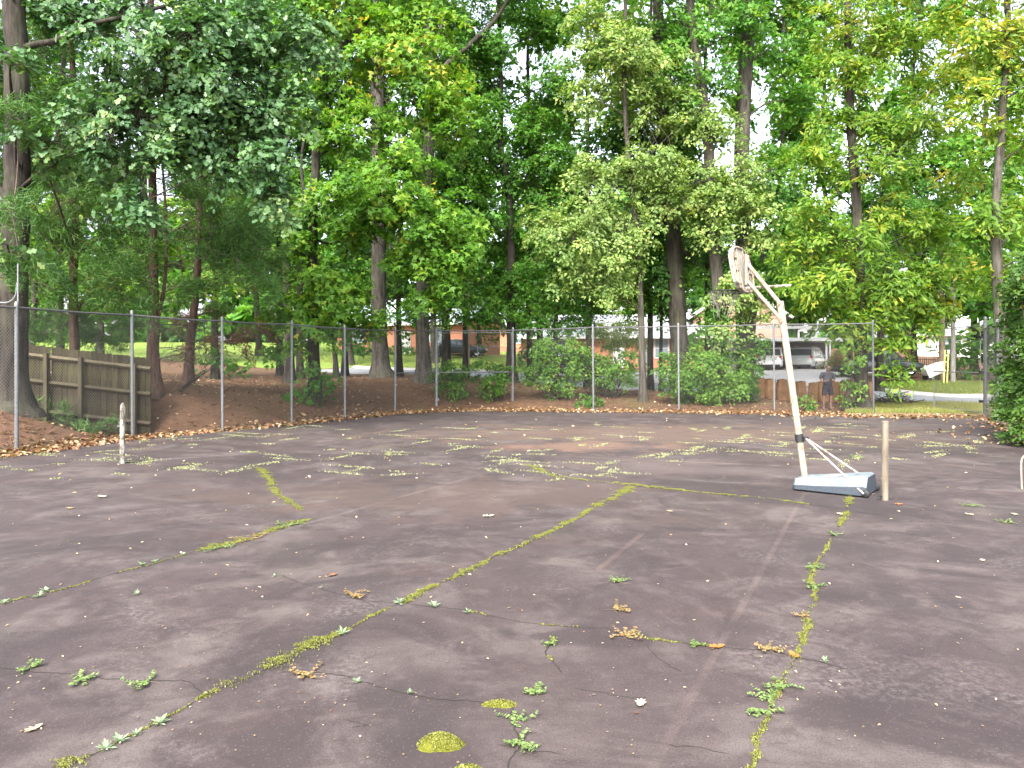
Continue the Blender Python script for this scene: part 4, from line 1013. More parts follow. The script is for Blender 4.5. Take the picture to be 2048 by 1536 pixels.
# rim, net, height lever
rc = bc + fwd * .30 - upv * .29; R_ = .2286
M['rim'] = simple('dark_rim', (.03, .028, .026), .6, .4)
MB().tube([rc + fwd * R_ * cos(a) + lat * R_ * sin(a) for a in np.linspace(0, 2 * pi, 29)], .010, 8, False).build('rim', M['rim'], hoop, True)
for s_ in (-1, 1): MB().tube([bc + fwd * .03 + lat * s_ * .09 - upv * .29, rc + fwd * R_ * cos(2.2) + lat * s_ * R_ * sin(2.2)], .009, 6).build('rim_brace', M['rim'], hoop)
MB().tube([bc + fwd * .03 + lat * .1 - upv * .33, rc + fwd * R_ * .2 + lat * R_ * .97 - upv * .005], .008, 6).build('rim_brace', M['rim'], hoop)
M['cord'] = simple('frayed_net_cord', (.16, .15, .13), .9)
nb = TB()
for k in range(12):
    a = 2 * pi * k / 12; p = rc + fwd * R_ * cos(a) + lat * R_ * sin(a)
    for dd in (-1, 1):
        L = rng.uniform(.18, .45); a2 = a + dd * rng.uniform(.3, .6); q = rc + (fwd * cos(a2) + lat * sin(a2)) * R_ * rng.uniform(.55, .75) - upv * L
        nb.add(bez(p, q, rng.normal(0, .03, 3), 5), np.full(5, .0035), 4)
nb.build('net', M['cord'], hoop)
hd = bc - fwd * .05 - upv * .26; MB().tube([hd, hd - fwd * .30 + lat * .12 + upv * .015, hd - fwd * .60 + lat * .28 + upv * .03], .022, 6).build('height_lever', rusty('lever_enamel', (.5, .45, .36), (.10, .09, .05), .48, .56), hoop)

# ------------------------------------------------------------------ person behind the fence
def skin_body(name, verts, edges, radii, mat, parent, root_i=0, sub=2):
    me = bpy.data.meshes.new(name); me.from_pydata(verts, edges, []); o = link(name, me, mat, parent)
    sk = o.modifiers.new('skin', 'SKIN'); sk.use_smooth_shade = True
    for i, r in enumerate(radii):
        r = r if hasattr(r, '__len__') else (r, r); me.skin_vertices[0].data[i].radius = r
    me.skin_vertices[0].data[root_i].use_root = True
    ss = o.modifiers.new('sub', 'SUBSURF'); ss.levels = sub; ss.render_levels = sub
    return o
def chain(V, E, R, pts, start=None):
    prev = start
    for p, r in pts:
        V.append(p); R.append(r); i = len(V) - 1
        if prev is not None: E.append((prev, i))
        prev = i
    return prev
def person():
    Zp = 27.75; x = X(1655, Zp); z = TZ(x, Zp)
    r = thing('person', 'person in grey T-shirt and dark shorts looking down behind the fence', 'person', (x, Zp, z), radians(176))
    # local: +y is forward (towards the camera after the turn)
    s = N('skin'); n = s.noise(30, 4); skinm = s.done(s.pbr(s.mix(n, (.09, .048, .035), (.15, .085, .062)), .6, 0, .35))
    V, E, R = [], [], []
    p = chain(V, E, R, [((0, 0, .93), (.12, .085)), ((0, -.01, 1.08), (.11, .08)), ((0, -.02, 1.24), (.115, .075)), ((0, -.02, 1.355), (.09, .06)), ((0, .0, 1.43), (.07, .065)), ((0, .03, 1.49), (.058, .06)),
                          ((0, .065, 1.545), (.066, .085)), ((0, .075, 1.61), (.078, .098)), ((0, .065, 1.675), (.066, .085))])
    for sx in (-1, 1):
        chain(V, E, R, [((sx * .165, -.012, 1.365), .045), ((sx * .228, -.02, 1.25), .045), ((sx * .255, .0, 1.08), .043), ((sx * .17, .16, 1.08), .036), ((sx * .075, .25, 1.12), (.026, .036)), ((sx * .04, .28, 1.135), (.03, .02))], 3)
        h = chain(V, E, R, [((sx * .10, 0, .84), .088), ((sx * .115, .01, .68), .075), ((sx * .125, .01, .48), .055), ((sx * .13, -.02, .33), .056), ((sx * .135, -.02, .10), .036), ((sx * .14, .0, .045), (.04, .035)), ((sx * .15, .12, .03), (.042, .022))], 0)
    skin_body('body', V, E, R, skinm, r)
    # fingers closed round a phone
    for sx in (-1, 1):
        for k in range(4):
            V, E, R = [], [], []
            chain(V, E, R, [((sx * .05, .275 + .012 * k, 1.13), .009), ((sx * .028, .30 + .012 * k, 1.135), .009), ((sx * .008, .30 + .012 * k, 1.145), .008), ((sx * .004, .288 + .01 * k, 1.152), .007)])
            skin_body('finger', V, E, R, skinm, r, 0, 1)
        V, E, R = [], [], []; chain(V, E, R, [((sx * .055, .25, 1.135), .011), ((sx * .03, .262, 1.16), .01), ((sx * .012, .275, 1.165), .008)]); skin_body('thumb', V, E, R, skinm, r, 0, 1)
    sm = simple('grey_shirt_cloth', (.022, .023, .031), .9, 0, .15, 12); V, E, R = [], [], []
    chain(V, E, R, [((0, 0, .90), (.178, .135)), ((0, .0, 1.02), (.178, .142)), ((0, -.005, 1.16), (.18, .138)), ((0, -.012, 1.28), (.185, .128)), ((0, -.015, 1.37), (.165, .105)), ((0, -.008, 1.435), (.088, .082))])
    for sx in (-1, 1): chain(V, E, R, [((sx * .18, -.01, 1.375), .075), ((sx * .225, -.02, 1.28), .072), ((sx * .25, -.015, 1.15), .070)], 4)
    skin_body('shirt', V, E, R, sm, r)
    dm = simple('navy_shorts_cloth', (.009, .008, .015), .9, 0, .2, 10); V, E, R = [], [], []
    chain(V, E, R, [((0, 0, 1.0), (.165, .125)), ((0, 0, .90), (.172, .13))])
    for sx in (-1, 1): chain(V, E, R, [((sx * .098, 0, .82), .108), ((sx * .115, .01, .68), .104), ((sx * .122, .01, .53), .102)], 1)
    skin_body('shorts', V, E, R, dm, r)
    hm = simple('dark_hair', (.02, .016, .014), .8); m = MB(); V = []; Fc = []
    hcap = np.array([0, .052, 1.598])
    rows, cols = 7, 18
    for i in range(rows):
        for j in range(cols):
            a = 2 * pi * j / cols; lim = 1.15 + .6 * (.5 - .5 * sin(a)); ph = i / (rows - 1) * lim
            V.append((hcap[0] + .088 * sin(ph) * cos(a), hcap[1] + .108 * sin(ph) * sin(a), hcap[2] + .092 * cos(ph) + .008))
    for i in range(rows - 1):
        for j in range(cols): Fc.append((i * cols + j, i * cols + (j + 1) % cols, (i + 1) * cols + (j + 1) % cols, (i + 1) * cols + j))
    m.add(V, Fc).build('hair', hm, r, True)
    for sx in (-1, 1):
        MB().lathe([(0, -.012), (.012, -.008), (.012, .008), (0, .012)], (sx * .03, .168, 1.59), 8).build('eye', M['black'], r, True)
        MB().lathe([(0, -.03), (.016, -.015), (.018, .01), (.0, .03)], (sx * .083, .06, 1.59), 8).build('ear', skinm, r, True)
    MB().add([(0, .165, 1.60), (-.014, .17, 1.555), (.014, .17, 1.555), (0, .192, 1.56)], [(0, 1, 3), (0, 3, 2), (1, 2, 3), (0, 2, 1)]).build('nose', skinm, r)
    MB().box((0, .158, 1.53), (.045, .012, .01)).build('mouth', simple('lips', (.2, .08, .07), .6), r)
    ph = MB().box((0, 0, 0), (.075, .15, .009)); o = ph.build('phone', M['black'], None, bevel=.003)
    o.matrix_world = Matrix.Translation((x, Zp, z)) @ Matrix.Rotation(radians(176), 4, 'Z') @ Matrix.Translation((0, .315, 1.15)) @ Matrix.Rotation(radians(25), 4, 'X'); tag(o, 'dark phone held in both hands by the person', 'phone')
person()

# ------------------------------------------------------------------ paper yard waste bags
s = N('kraft_paper'); oi = s.t.nodes.new('ShaderNodeObjectInfo'); n = s.noise(3.5, 6, .6); n2 = s.noise(25, 6, .7)
c = s.mix(s.ramp(n, [(.35, 0), (.7, 1)]), (.24, .125, .06), (.40, .225, .115)); c = s.mix(1.0, c, s.ramp(oi.outputs['Random'], [(0, .75), (1, 1.15)]), 'MULTIPLY')
M['kraft'] = s.done(s.pbr(c, .85, 0, .2, s.bump(n, .8, .05, s.bump(n2, .4, .01))))
M['leafdark'] = simple('bagged_leaves', (.09, .055, .03), .95, 0, .4, 30, .2, .8)
def bag_mesh(seed):
    g = np.random.default_rng(seed); V = []; Fc = []; n = 20; prof = [0, .03, .15, .35, .55, .75, .88, .93]
    amp = g.normal(0, .02, (len(prof), 5)); ph = g.random(5) * 6
    for i, h in enumerate(prof):
        for j in range(n):
            a = 2 * pi * j / n; e = .28
            cx = abs(cos(a)) ** e * np.sign(cos(a)); cy = abs(sin(a)) ** e * np.sign(sin(a))
            bul = 1 + .10 * sin(pi * min(h, .9) / .9) + sum(amp[i, k] * sin((k + 2) * a + ph[k]) for k in range(5))
            if i == 0: bul *= .94
            V.append((cx * .205 * bul, cy * .16 * bul, h + (.03 * sin(2 * a + ph[0]) + .02 * sin(5 * a + ph[1]) if i >= len(prof) - 2 else 0)))
    for i in range(len(prof) - 1):
        for j in range(n): Fc.append((i * n + j, i * n + (j + 1) % n, (i + 1) * n + (j + 1) % n, (i + 1) * n + j))
    Fc.append(tuple(range(n))[::-1])
    return V, Fc, n, len(prof)
bag_px = [1500, 1519, 1540, 1562, 1583, 1603, 1625, 1646, 1668, 1690, 1711, 1732]
bag_lab = ['leftmost paper yard bag half hidden in the shrub', 'second paper yard bag from the left shrub', 'paper yard bag just left of the fence post', 'paper yard bag just right of the fence post', 'paper yard bag behind the white hoop pole', 'paper yard bag right of the white hoop pole',
           'tall paper yard bag left of the person', 'paper yard bag behind the person at the left', 'paper yard bag behind the person at the right', 'paper yard bag behind the sapling', 'paper yard bag left of the thick trunk by the gap', 'rightmost paper yard bag at the dark fence post']
for k, px in enumerate(bag_px):
    Zb = 33.6 + rng.normal(0, .12) - .0012 * (px - 1500); x, y, z = base(px, Zb)
    V, Fc, n, rows = bag_mesh(100 + k)
    r = thing('yard_waste_bag', bag_lab[k], 'bag', (x, y, z - .01), rng.normal(.1, .25), 'paper yard waste bags in a row')
    o = MB().add(V, Fc).build('sack', M['kraft'], r, True); o.rotation_euler = (rng.normal(0, .03), rng.normal(0, .05), 0); sc = rng.uniform(.94, 1.06); o.scale = (1, 1, sc)
    top = [(q[0] * .95, q[1] * .95, (.90 + rng.normal(0, .006)) * sc) for q in V[-n:]]
    lf = MB().add(top + [(0, 0, .97 * sc)], [(i, (i + 1) % n, n) for i in range(n)]).build('leaf_filling', M['leafdark'], r)

# brush pile by the gap
Zb = 30.9; x, y, z = base(1790, Zb); bp = thing('brush_pile', 'heap of cut grey branches by the street', 'brush pile', (x, y, z))
for k in range(130):
    a = rng.normal(0, .9) + (0 if rng.random() < .5 else pi); L = rng.uniform(.5, 1.25); c = np.array([rng.normal(-.05, .42), rng.normal(0, .3), 0]); hmax = .52 * math.exp(-(c[0] / .6) ** 2 - (c[1] / .5) ** 2)
    c[2] = rng.uniform(.03, max(.06, hmax)); e = np.array([cos(a), sin(a) * .6, rng.normal(0, .3)]) * L / 2
    p0, p1 = c - e, c + e; p0[2] = max(.015, p0[2]); p1[2] = max(.015, p1[2]); rr = rng.uniform(.008, .024)
    tb = TB(); tb.add(bez(p0, p1, rng.normal(0, .06, 3), 5), np.linspace(rr, rr * .5, 5), 5); tb.build('stick', M['bark_grey'] if k % 3 else M['twig_dead'], bp)
# ------------------------------------------------------------------ trees
T = tree
# far left: big oak with an overhanging limb, cedars around it
T('oak_tree', 'massive grey oak at the left picture edge with low spreading leafy limb', 17.2, [(22, 850), (24, 760), (27, 600), (30, 450), (33, 300), (34, 150), (28, 0), (24, -160), (30, -330)], .33, .20,
  [('oak', [(30, 250, 40, 30, -1.2, -.1), (20, 130, 40, 30, -1.2, -.1), (330, 95, 170, 80, -.5), (470, 150, 120, 90, 0), (160, 245, 80, 50, -.6), (270, 250, 120, 60, -.4), (400, 255, 120, 70, 0), (520, 290, 75, 95, .3), (235, 375, 60, 40, -.5), (280, 425, 45, 38, -.6), (545, 400, 50, 60, .3), (330, 320, 70, 40, -.3),
            (110, 330, 50, 32, -.5), (430, 50, 140, 70, .3), (590, 80, 90, 80, .5), (230, 190, 120, 45, 0), (130, 30, 100, 55, .8, -.1), (200, 300, 60, 40, -.6), (450, 340, 60, 40, 0), (15, 490, 22, 22, -1.5, .2), (250, 20, 120, 50, 1, -.15),
            (470, 220, 90, 50, 0), (580, 200, 60, 70, .4), (380, 170, 130, 60, 0), (-120, 100, 130, 120, 1), (100, -150, 200, 100, 1, -.1), (400, -120, 220, 90, .5, -.1)])],
  'bark_dark', limbs=[([(40, 98), (75, 88), (110, 82), (150, 62), (200, 44), (250, 33), (330, 12)], .085, .04), ([(215, 130), (265, 122), (300, 105), (345, 84)], .04, .02), ([(250, 33), (300, 105), (335, 130)], .03, .02), ([(30, 420), (-30, 330), (-90, 180)], .1, .05)], flare=2.1)
T('cedar_tree', 'dense dark green cedar behind the big left oak', 20.6, [(150, 835), (148, 600), (150, 400), (145, 200), (140, 30), (138, -100)], .14, .05,
  [('cedar', [(30, 240, 45, 50, -4.6), (25, 420, 40, 50, -4.6), (40, 520, 60, 30, -4.6), (70, 200, 100, 100), (90, 440, 110, 90, -1), (190, 560, 110, 45, -1.6), (40, 330, 70, 90), (140, 330, 90, 90), (230, 470, 80, 70), (60, 560, 80, 50, -1), (250, 600, 60, 30, -1.6), (180, 220, 90, 80), (10, 100, 70, 90), (120, 60, 90, 70), (20, 640, 60, 40), (150, 640, 110, 35, .6), (90, 670, 70, 22, .8), (220, 675, 70, 20, .9), (270, 640, 50, 30, .6), (-60, 400, 80, 150), (-60, 200, 80, 100)])],
  'bark_red', dead=14, gaps=True)
T('cedar_tree', 'straight reddish cedar trunk at the end of the board fence', 20.7, [(310, 840), (309, 720), (308, 600), (306, 450), (303, 300), (302, 160), (300, 20), (300, -80)], .16, .06,
  [('cedar', [(430, 420, 110, 80), (420, 500, 120, 55), (370, 340, 90, 60), (260, 330, 80, 70), (250, 540, 60, 50, -.6), (480, 560, 90, 40), (330, 210, 110, 70), (370, 570, 70, 40), (210, 400, 70, 60), (300, 90, 110, 70), (500, 470, 70, 60, .5)])],
  'bark_red', limbs=[([(312, 660), (330, 560), (332, 440), (325, 330)], .06, .03)], dead=90, dens=.6)
T('cedar_tree', 'leaning reddish cedar with dead brown fronds behind the fence', 26, [(375, 772), (380, 700), (388, 620), (394, 540), (398, 440), (402, 330), (405, 220)], .17, .06,
  [('cedar', [(470, 480, 90, 70), (530, 540, 80, 60), (520, 440, 70, 70), (440, 620, 50, 30), (560, 610, 60, 40, -.4), (420, 340, 70, 50), (480, 350, 60, 50)]), ('dead', [(410, 690, 60, 40), (470, 700, 70, 40), (500, 670, 60, 35), (350, 640, 40, 40)])],
  'bark_red', dead=90, dens=.6)
# sweetgum group
T('sweetgum_tree', 'bright green star leaved sweetgum with forked trunk in the left middle', 26.3, [(628, 800), (628, 740), (626, 640), (624, 540), (626, 440), (630, 350), (634, 262), (650, 160), (690, 90), (750, 15), (780, -80)], .22, .08,
  [('sweetgum', [(655, 560, 75, 45, -.8), (700, 600, 55, 38, -1), (605, 600, 38, 38, -.6), (760, 390, 125, 65, -1), (870, 430, 80, 60, -.8), (900, 560, 42, 55, -1), (850, 500, 80, 62, -1), (715, 460, 75, 40, -.6), (790, 330, 100, 42, -.6), (620, 660, 55, 20, -.8), (690, 650, 50, 22, -.5), (730, 660, 36, 16, .5), (560, 640, 45, 24, .4),
                 (930, 470, 40, 50, -.8), (850, 600, 40, 30, -1), (790, 100, 110, 55, -.5, .17), (870, 165, 75, 50, -.6, .19), (830, 50, 100, 50, 0, .10), (680, 180, 80, 55, 0), (720, 260, 100, 50), (610, 130, 65, 60), (690, 30, 100, 45, 0, .12), (620, 220, 55, 60), (900, 250, 60, 40, 0, .1),
                 (600, 40, 80, 60, .5), (640, 400, 45, 40, -.4), (590, 500, 40, 40, -.4), (820, 240, 70, 40, 0), (580, 700, 40, 22), (760, -90, 220, 90)])],
  'bark_dark', limbs=[([(626, 480), (610, 400), (603, 320), (618, 250), (650, 170), (660, 100)], .07, .04), ([(632, 480), (665, 487), (700, 470), (730, 440)], .05, .025), ([(740, 160), (770, 200), (800, 240), (815, 270)], .04, .02)])
T('hardwood_tree', 'dark slim trunk left of the sweetgum', 32, [(580, 766), (577, 640), (574, 500), (572, 380), (570, 200), (575, 40), (578, -80)], .21, .09, [('maple', [(540, 330, 70, 80), (560, 200, 90, 90), (520, 100, 90, 80), (610, 380, 60, 60), (540, 30, 110, 70), (560, -80, 140, 80)])], 'bark_dark')
T('hardwood_tree', 'thin dark trunk between the slim trunk and the sweetgum', 34, [(601, 752), (600, 600), (599, 400), (600, 200), (600, 0), (602, -90)], .16, .07, [('maple', [(620, 300, 80, 80), (640, 60, 90, 80), (580, 440, 60, 50)])], 'bark_dark')
T('sapling', 'small sapling trunk right of the sweetgum', 34, [(674, 758), (669, 700), (664, 640), (668, 560)], .12, .06, [('maple', [(670, 640, 60, 25), (640, 600, 50, 35), (720, 560, 50, 40)])], 'bark_dark', low=.8)
T('pine_tree', 'thick straight pine trunk with flared foot in the left middle', 33.5, [(762, 758), (759, 700), (757, 600), (757, 450), (756, 300), (754, 150), (752, 0), (750, -150)], .37, .24,
  [('dark', [(700, 330, 80, 60, 1), (820, 300, 80, 60, 1), (760, 60, 110, 70, 1), (690, 130, 80, 60, 1), (840, 170, 80, 60, 1), (700, 560, 70, 45, 2), (800, 590, 60, 40, 2), (750, -60, 160, 70, 1)])], 'bark_grey', dead=46, flare=1.9)
T('hardwood_tree', 'thick grey trunk with long diagonal limb right of the pine', 32.5, [(847, 768), (845, 690), (844, 600), (848, 450), (856, 300), (860, 180), (858, 60), (852, -60), (850, -160)], .32, .17,
  [('maple', [(930, 380, 80, 70, .6), (960, 250, 80, 80, .8), (900, 110, 70, 60, 1), (980, 90, 80, 60, .6), (900, 620, 60, 40, .4), (800, 640, 50, 30, .6), (940, 560, 60, 50, .8), (880, 20, 100, 60, 1), (990, -60, 150, 70)])],
  'bark_grey', limbs=[([(858, 215), (885, 140), (930, 98), (985, 45), (1020, -5)], .15, .08), ([(858, 120), (880, 60), (895, 0)], .07, .04)], flare=1.9)
T('hardwood_tree', 'dark trunk behind the grey trunk near the corner gate', 35, [(893, 752), (892, 650), (890, 500), (888, 350), (890, 150)], .23, .1, [('dark', [(900, 420, 80, 70), (930, 330, 80, 70), (870, 520, 60, 50), (950, 160, 90, 80)])], 'bark_dark')
# centre
T('hardwood_tree', 'slender dark trunk forking high in the centre', 34, [(1023, 768), (1022, 700), (1022, 560), (1020, 440), (1014, 360), (1002, 300), (1002, 200), (1000, 100), (997, 0), (995, -100)], .23, .06,
  [('maple', [(960, 440, 70, 60), (1080, 330, 90, 70), (1090, 420, 70, 50), (950, 190, 60, 70), (1100, 170, 70, 60), (1040, 30, 70, 30), (930, 310, 60, 60), (1070, 250, 70, 50), (1050, 560, 60, 50), (980, 620, 60, 40), (1130, 30, 80, 40), (930, 60, 70, 50), (1060, -80, 160, 60)])],
  'bark_dark', limbs=[([(1017, 370), (992, 345), (980, 300), (975, 240), (968, 150), (960, 80)], .09, .035), ([(1005, 330), (1035, 352), (1065, 368)], .04, .02), ([(1002, 150), (985, 100), (975, 60)], .03, .015)])
T('pale_tree', 'slim tree with pale yellowish leaves in the centre', 29.5, [(1286, 786), (1284, 700), (1281, 600), (1274, 480), (1264, 380), (1254, 280), (1248, 160), (1250, 40), (1252, -80)], .14, .06,
  [('pale', [(1150, 480, 95, 52, -.6), (1230, 525, 75, 48, -.6), (1090, 440, 50, 40, -.4), (1290, 330, 95, 62, -.3), (1200, 420, 100, 42, -.3), (1250, 130, 130, 75, -.3, .1), (1180, 200, 55, 40), (1330, 220, 90, 60, .2), (1150, 560, 60, 30, -.4), (1190, 350, 70, 40), (1230, 590, 50, 25, -.4),
             (1330, 410, 70, 45, 0), (1210, 50, 90, 50, 0), (1270, 470, 60, 32, -.6), (1250, -80, 150, 60)])], 'bark_grey', low=2.8)
T('young_tree', 'young dark stemmed tree left of the pale slim tree', 32, [(1112, 792), (1112, 700), (1112, 620), (1115, 540), (1118, 450)], .12, .05, [('maple', [(1110, 560, 60, 45), (1070, 600, 55, 40), (1140, 630, 50, 30), (1090, 520, 50, 40), (1180, 600, 45, 30), (1060, 640, 45, 26), (1160, 655, 40, 20), (1110, 660, 40, 20), (1200, 560, 50, 30)])], 'bark_dark', low=1.5)
T('hardwood_tree', 'very dark thick leaning trunk right of the pale tree', 31.5, [(1362, 792), (1360, 720), (1354, 600), (1346, 470), (1334, 350), (1325, 230), (1318, 80), (1315, -60)], .42, .2,
  [('dark', [(1290, 420, 80, 60, 1.2), (1390, 480, 70, 50, 1), (1320, 560, 70, 40, 1), (1270, 260, 80, 70, 1), (1380, 270, 80, 60, 1), (1310, 80, 100, 70, 1), (1220, 290, 70, 60, 1)])], 'bark_dark', limbs=[([(1345, 480), (1385, 520), (1420, 560)], .06, .03)], flare=1.35)
T('slim_tree', 'thin dark stem left of the very dark trunk', 34, [(1322, 788), (1322, 640), (1320, 500), (1316, 380)], .09, .04, [('maple', [(1310, 500, 60, 50), (1340, 620, 50, 30), (1280, 600, 45, 30)])], 'bark_dark', low=2)
T('hardwood_tree', 'grey trunk left of the tall straight trunk behind the shrub', 29.8, [(1440, 800), (1438, 700), (1436, 600), (1428, 480), (1420, 380), (1414, 260), (1400, 160), (1385, 70), (1378, -40), (1375, -140)], .27, .14,
  [('pale', [(1400, 360, 75, 45, -.6), (1450, 400, 70, 45, -.8), (1480, 330, 60, 45, -.6), (1420, 250, 60, 50, -.3), (1460, 600, 50, 40, -.6), (1440, 660, 40, 26, -.6), (1510, 620, 36, 28, -.5), (1480, 560, 44, 30, -.6), (1520, 420, 60, 40, -.8), (1430, 460, 60, 32, -.6), (1530, 480, 45, 32, -.6), (1340, 380, 50, 35, -.4)]),
   ('maple', [(1350, 80, 90, 65), (1430, 140, 60, 60, .3), (1480, 60, 80, 50, .3), (1360, 170, 70, 50), (1440, 640, 40, 40, -.3), (1400, -80, 170, 70)])],
  'bark_grey', limbs=[([(1425, 560), (1450, 510), (1468, 470), (1490, 440)], .07, .035), ([(1386, 75), (1360, 40), (1330, 5)], .06, .04), ([(1240, 175), (1275, 190), (1300, 215), (1330, 218)], .03, .02)])
T('hardwood_tree', 'tall straight light trunk rising behind the backboard', 30.8, [(1493, 800), (1490, 700), (1488, 600), (1487, 450), (1484, 320), (1488, 200), (1495, 80), (1500, -40), (1504, -160)], .36, .26,
  [('maple', [(1560, 340, 60, 60, .6), (1580, 200, 50, 60, .8), (1540, 560, 70, 45, .5), (1580, 460, 60, 50, .4), (1440, 540, 50, 40, .6), (1560, 90, 80, 50, .6), (1600, 600, 70, 32, .8), (1520, -80, 160, 70)])], 'bark_grey')
T('hickory_tree', 'leafy yellow green hickory with dark trunk beside the gap', 28.3, [(1726, 822), (1723, 740), (1720, 620), (1716, 500), (1713, 400), (1706, 310), (1700, 220), (1697, 110), (1695, 0), (1694, -110)], .24, .11,
  [('hickory', [(1720, 640, 90, 40, -.8), (1650, 560, 90, 55, -.8), (1800, 560, 95, 62, -.8), (1700, 480, 100, 45, -.6), (1625, 430, 65, 48, -.3), (1840, 460, 90, 52, -.5), (1760, 330, 115, 52), (1620, 320, 55, 45), (1850, 250, 100, 55), (1700, 150, 100, 45, 0, .1), (1830, 80, 120, 55, 0, .12),
                (1690, 672, 36, 24, -.8), (1800, 690, 50, 30, -.8), (1850, 630, 60, 45, -.6), (1920, 350, 60, 45, 0, .1), (1920, 540, 70, 48, -.3), (1770, 420, 55, 38, 0), (1650, 240, 50, 40), (1600, 510, 50, 40, -.3), (1780, 740, 28, 22, -.8), (1700, 50, 110, 45, 0, .18), (1760, 240, 70, 35), (1890, 170, 80, 40, 0, .15),
                (1750, 600, 80, 40, -.6), (1860, 560, 60, 40, -.5), (1800, -70, 200, 70, 0, .1), (1890, 600, 45, 30, -.3, .2), (1640, 612, 50, 26, -.5)])],
  'bark_dark', limbs=[([(1716, 500), (1735, 440), (1745, 400)], .05, .03), ([(1712, 420), (1690, 400), (1670, 375)], .04, .02)])
T('slim_tree', 'thin dark trunk on the verge behind the leafy hickory', 37.8, [(1757, 783), (1760, 700), (1765, 560), (1768, 420), (1765, 300)], .2, .08, [('maple', [(1740, 480, 60, 50), (1800, 400, 70, 55), (1820, 620, 50, 32), (1770, 280, 70, 50)])], 'bark_dark')
T('hardwood_tree', 'trunk with yellowing leaves behind the right hand fence', 23.6, [(2012, 830), (2004, 700), (1998, 600), (1992, 500), (1994, 420), (1998, 330), (2008, 200), (2014, 60), (2018, -80)], .19, .08,
  [('hickory', [(2010, 410, 55, 50, 0, .05), (1965, 210, 60, 60, 0, .2), (2020, 60, 70, 60, 0, .25), (2035, 520, 35, 45), (1960, 90, 60, 60, 0, .2), (2040, 300, 45, 70, 0, .1), (1945, 440, 45, 35), (2080, 150, 80, 100), (1930, 10, 70, 40, 0, .2), (1990, 560, 40, 30), (2060, -80, 130, 80)])],
  'bark_grey', limbs=[([(1994, 490), (1970, 455), (1950, 440)], .04, .02), ([(1996, 500), (2025, 460), (2048, 420)], .045, .02)])

# trees standing back between the front trunks and the street
mids = [(430, 33, 'leafy tree filling in behind the red cedars'), (560, 37, 'leafy tree standing back left of the sweetgum'), (690, 40, 'leafy tree standing back between sweetgum and pine'), (800, 39, 'leafy tree standing back between pine and grey trunk'), (930, 38, 'leafy tree standing back right of the grey trunk'), (1060, 37, 'leafy tree standing back right of the forking trunk'),
        (1175, 36.5, 'leafy tree standing back left of the pale tree'), (1300, 36, 'leafy tree standing back behind the pale tree'), (1415, 35.5, 'leafy tree standing back left of the light trunk'), (1560, 40, 'leafy tree standing back right of the light trunk'), (1650, 41, 'leafy tree standing back left of the hickory'), (1830, 40, 'leafy tree standing back right of the hickory'), (1960, 38, 'leafy tree standing back beyond the open gate'), (300, 30, 'leafy tree standing back behind the board fence'), (120, 28, 'leafy tree standing back behind the massive oak')]
for k, (px, Zm, lab) in enumerate(mids):
    tp = {1560: 1500, 1650: 1722, 1830: 1757, 1960: 2012}.get(px, px)
    x, y, z = base({1560: 1500, 1650: 1722, 1830: 1757, 1960: 2012}.get(px, px), Zm); by = HOR - (z - CAMH) / Zm * F; bl = []
    for m in range(15):
        py = -60 + (m + rng.random()) / 15 * 640
        if px in (1560, 1650, 1830, 1960): py = -60 + (m + rng.random()) / 15 * 560
        bl.append((px + rng.uniform(-1, 1) * 95, py, rng.uniform(38, 62), rng.uniform(26, 42), rng.normal(0, 1.0), rng.normal(.12, .12)))
    w_ = rng.normal(0, 8, 4)
    T('hardwood_tree', lab, Zm, [(tp, by), ((tp * 2 + px) / 3 + w_[0] * .5, by - 220), (px + w_[1], by - 420), (px + w_[2], by - 640), (px + w_[3], by - 800)], .15, .06, [('mid', bl)], 'bark_dark', group='trees standing back', dens=1.45 if px > 900 else .85, low=3.0)

# trees beyond the street
bgt = [(60, 52, 'left far tree behind the oak and cedar', 'dark'), (200, 48, 'far tree seen between the oak and the red cedar', 'dark'), (430, 50, 'far green tree behind the leaning cedar', 'far'), (520, 58, 'far tree left of the sweetgum on the lawn', 'far'), (700, 54, 'far tree left of the pine on the lawn', 'far'), (870, 56, 'far tree behind the thick grey trunk', 'dark'),
       (960, 66, 'far tree over the hipped roof', 'far'), (1080, 54, 'far tree left of the ranch house', 'far'), (1190, 70, 'far tree behind the ranch house at the left', 'dark'), (1330, 72, 'far tree behind the ranch house at the right', 'far'), (1420, 68, 'far tree left of the pink brick house', 'dark'), (1600, 66, 'far tree behind the carport', 'dark'),
       (1700, 64, 'far tree right of the carport', 'far'), (1830, 58, 'far tree behind the trailer', 'dark'), (1950, 52, 'far tree behind the two utility poles', 'far'), (2060, 46, 'far tree at the right edge beyond the gate', 'far'), (1500, 72, 'far tree above the pink brick house', 'far'), (780, 74, 'far tree above the orange brick house', 'dark')]
for k, (px, Zb, lab, stl) in enumerate(bgt):
    x, y, z = base(px, Zb); by = HOR - (z - CAMH) / Zb * F; H = rng.uniform(13, 19); ty = HOR - (z + H - CAMH) / Zb * F
    ph = F / Zb; bl = []
    hgt = by - ty
    for m in range(13):
        f = rng.uniform(.3 if 400 < px < 900 else .17, 1.0); wid = sin(pi * min(.95, max(.15, (f - .1)))) * 3.6 * ph
        bl.append((px + rng.uniform(-1, 1) * wid, by - f * hgt, rng.uniform(1.3, 2.1) * ph, rng.uniform(.8, 1.4) * ph, rng.normal(0, 1.4), rng.normal(0, .1)))
    T('background_tree', lab, Zb, [(px, by), (px + rng.normal(0, 4), by - hgt * .3), (px + rng.normal(0, 7), by - hgt * .65), (px + rng.normal(0, 9), by - hgt * .95)], .26, .06, [(stl, bl)], 'bark_dark', group='trees beyond the street', dens=.75 if stl == 'far' else .6, leafsize=1.7 if stl == 'dark' else 1.25)

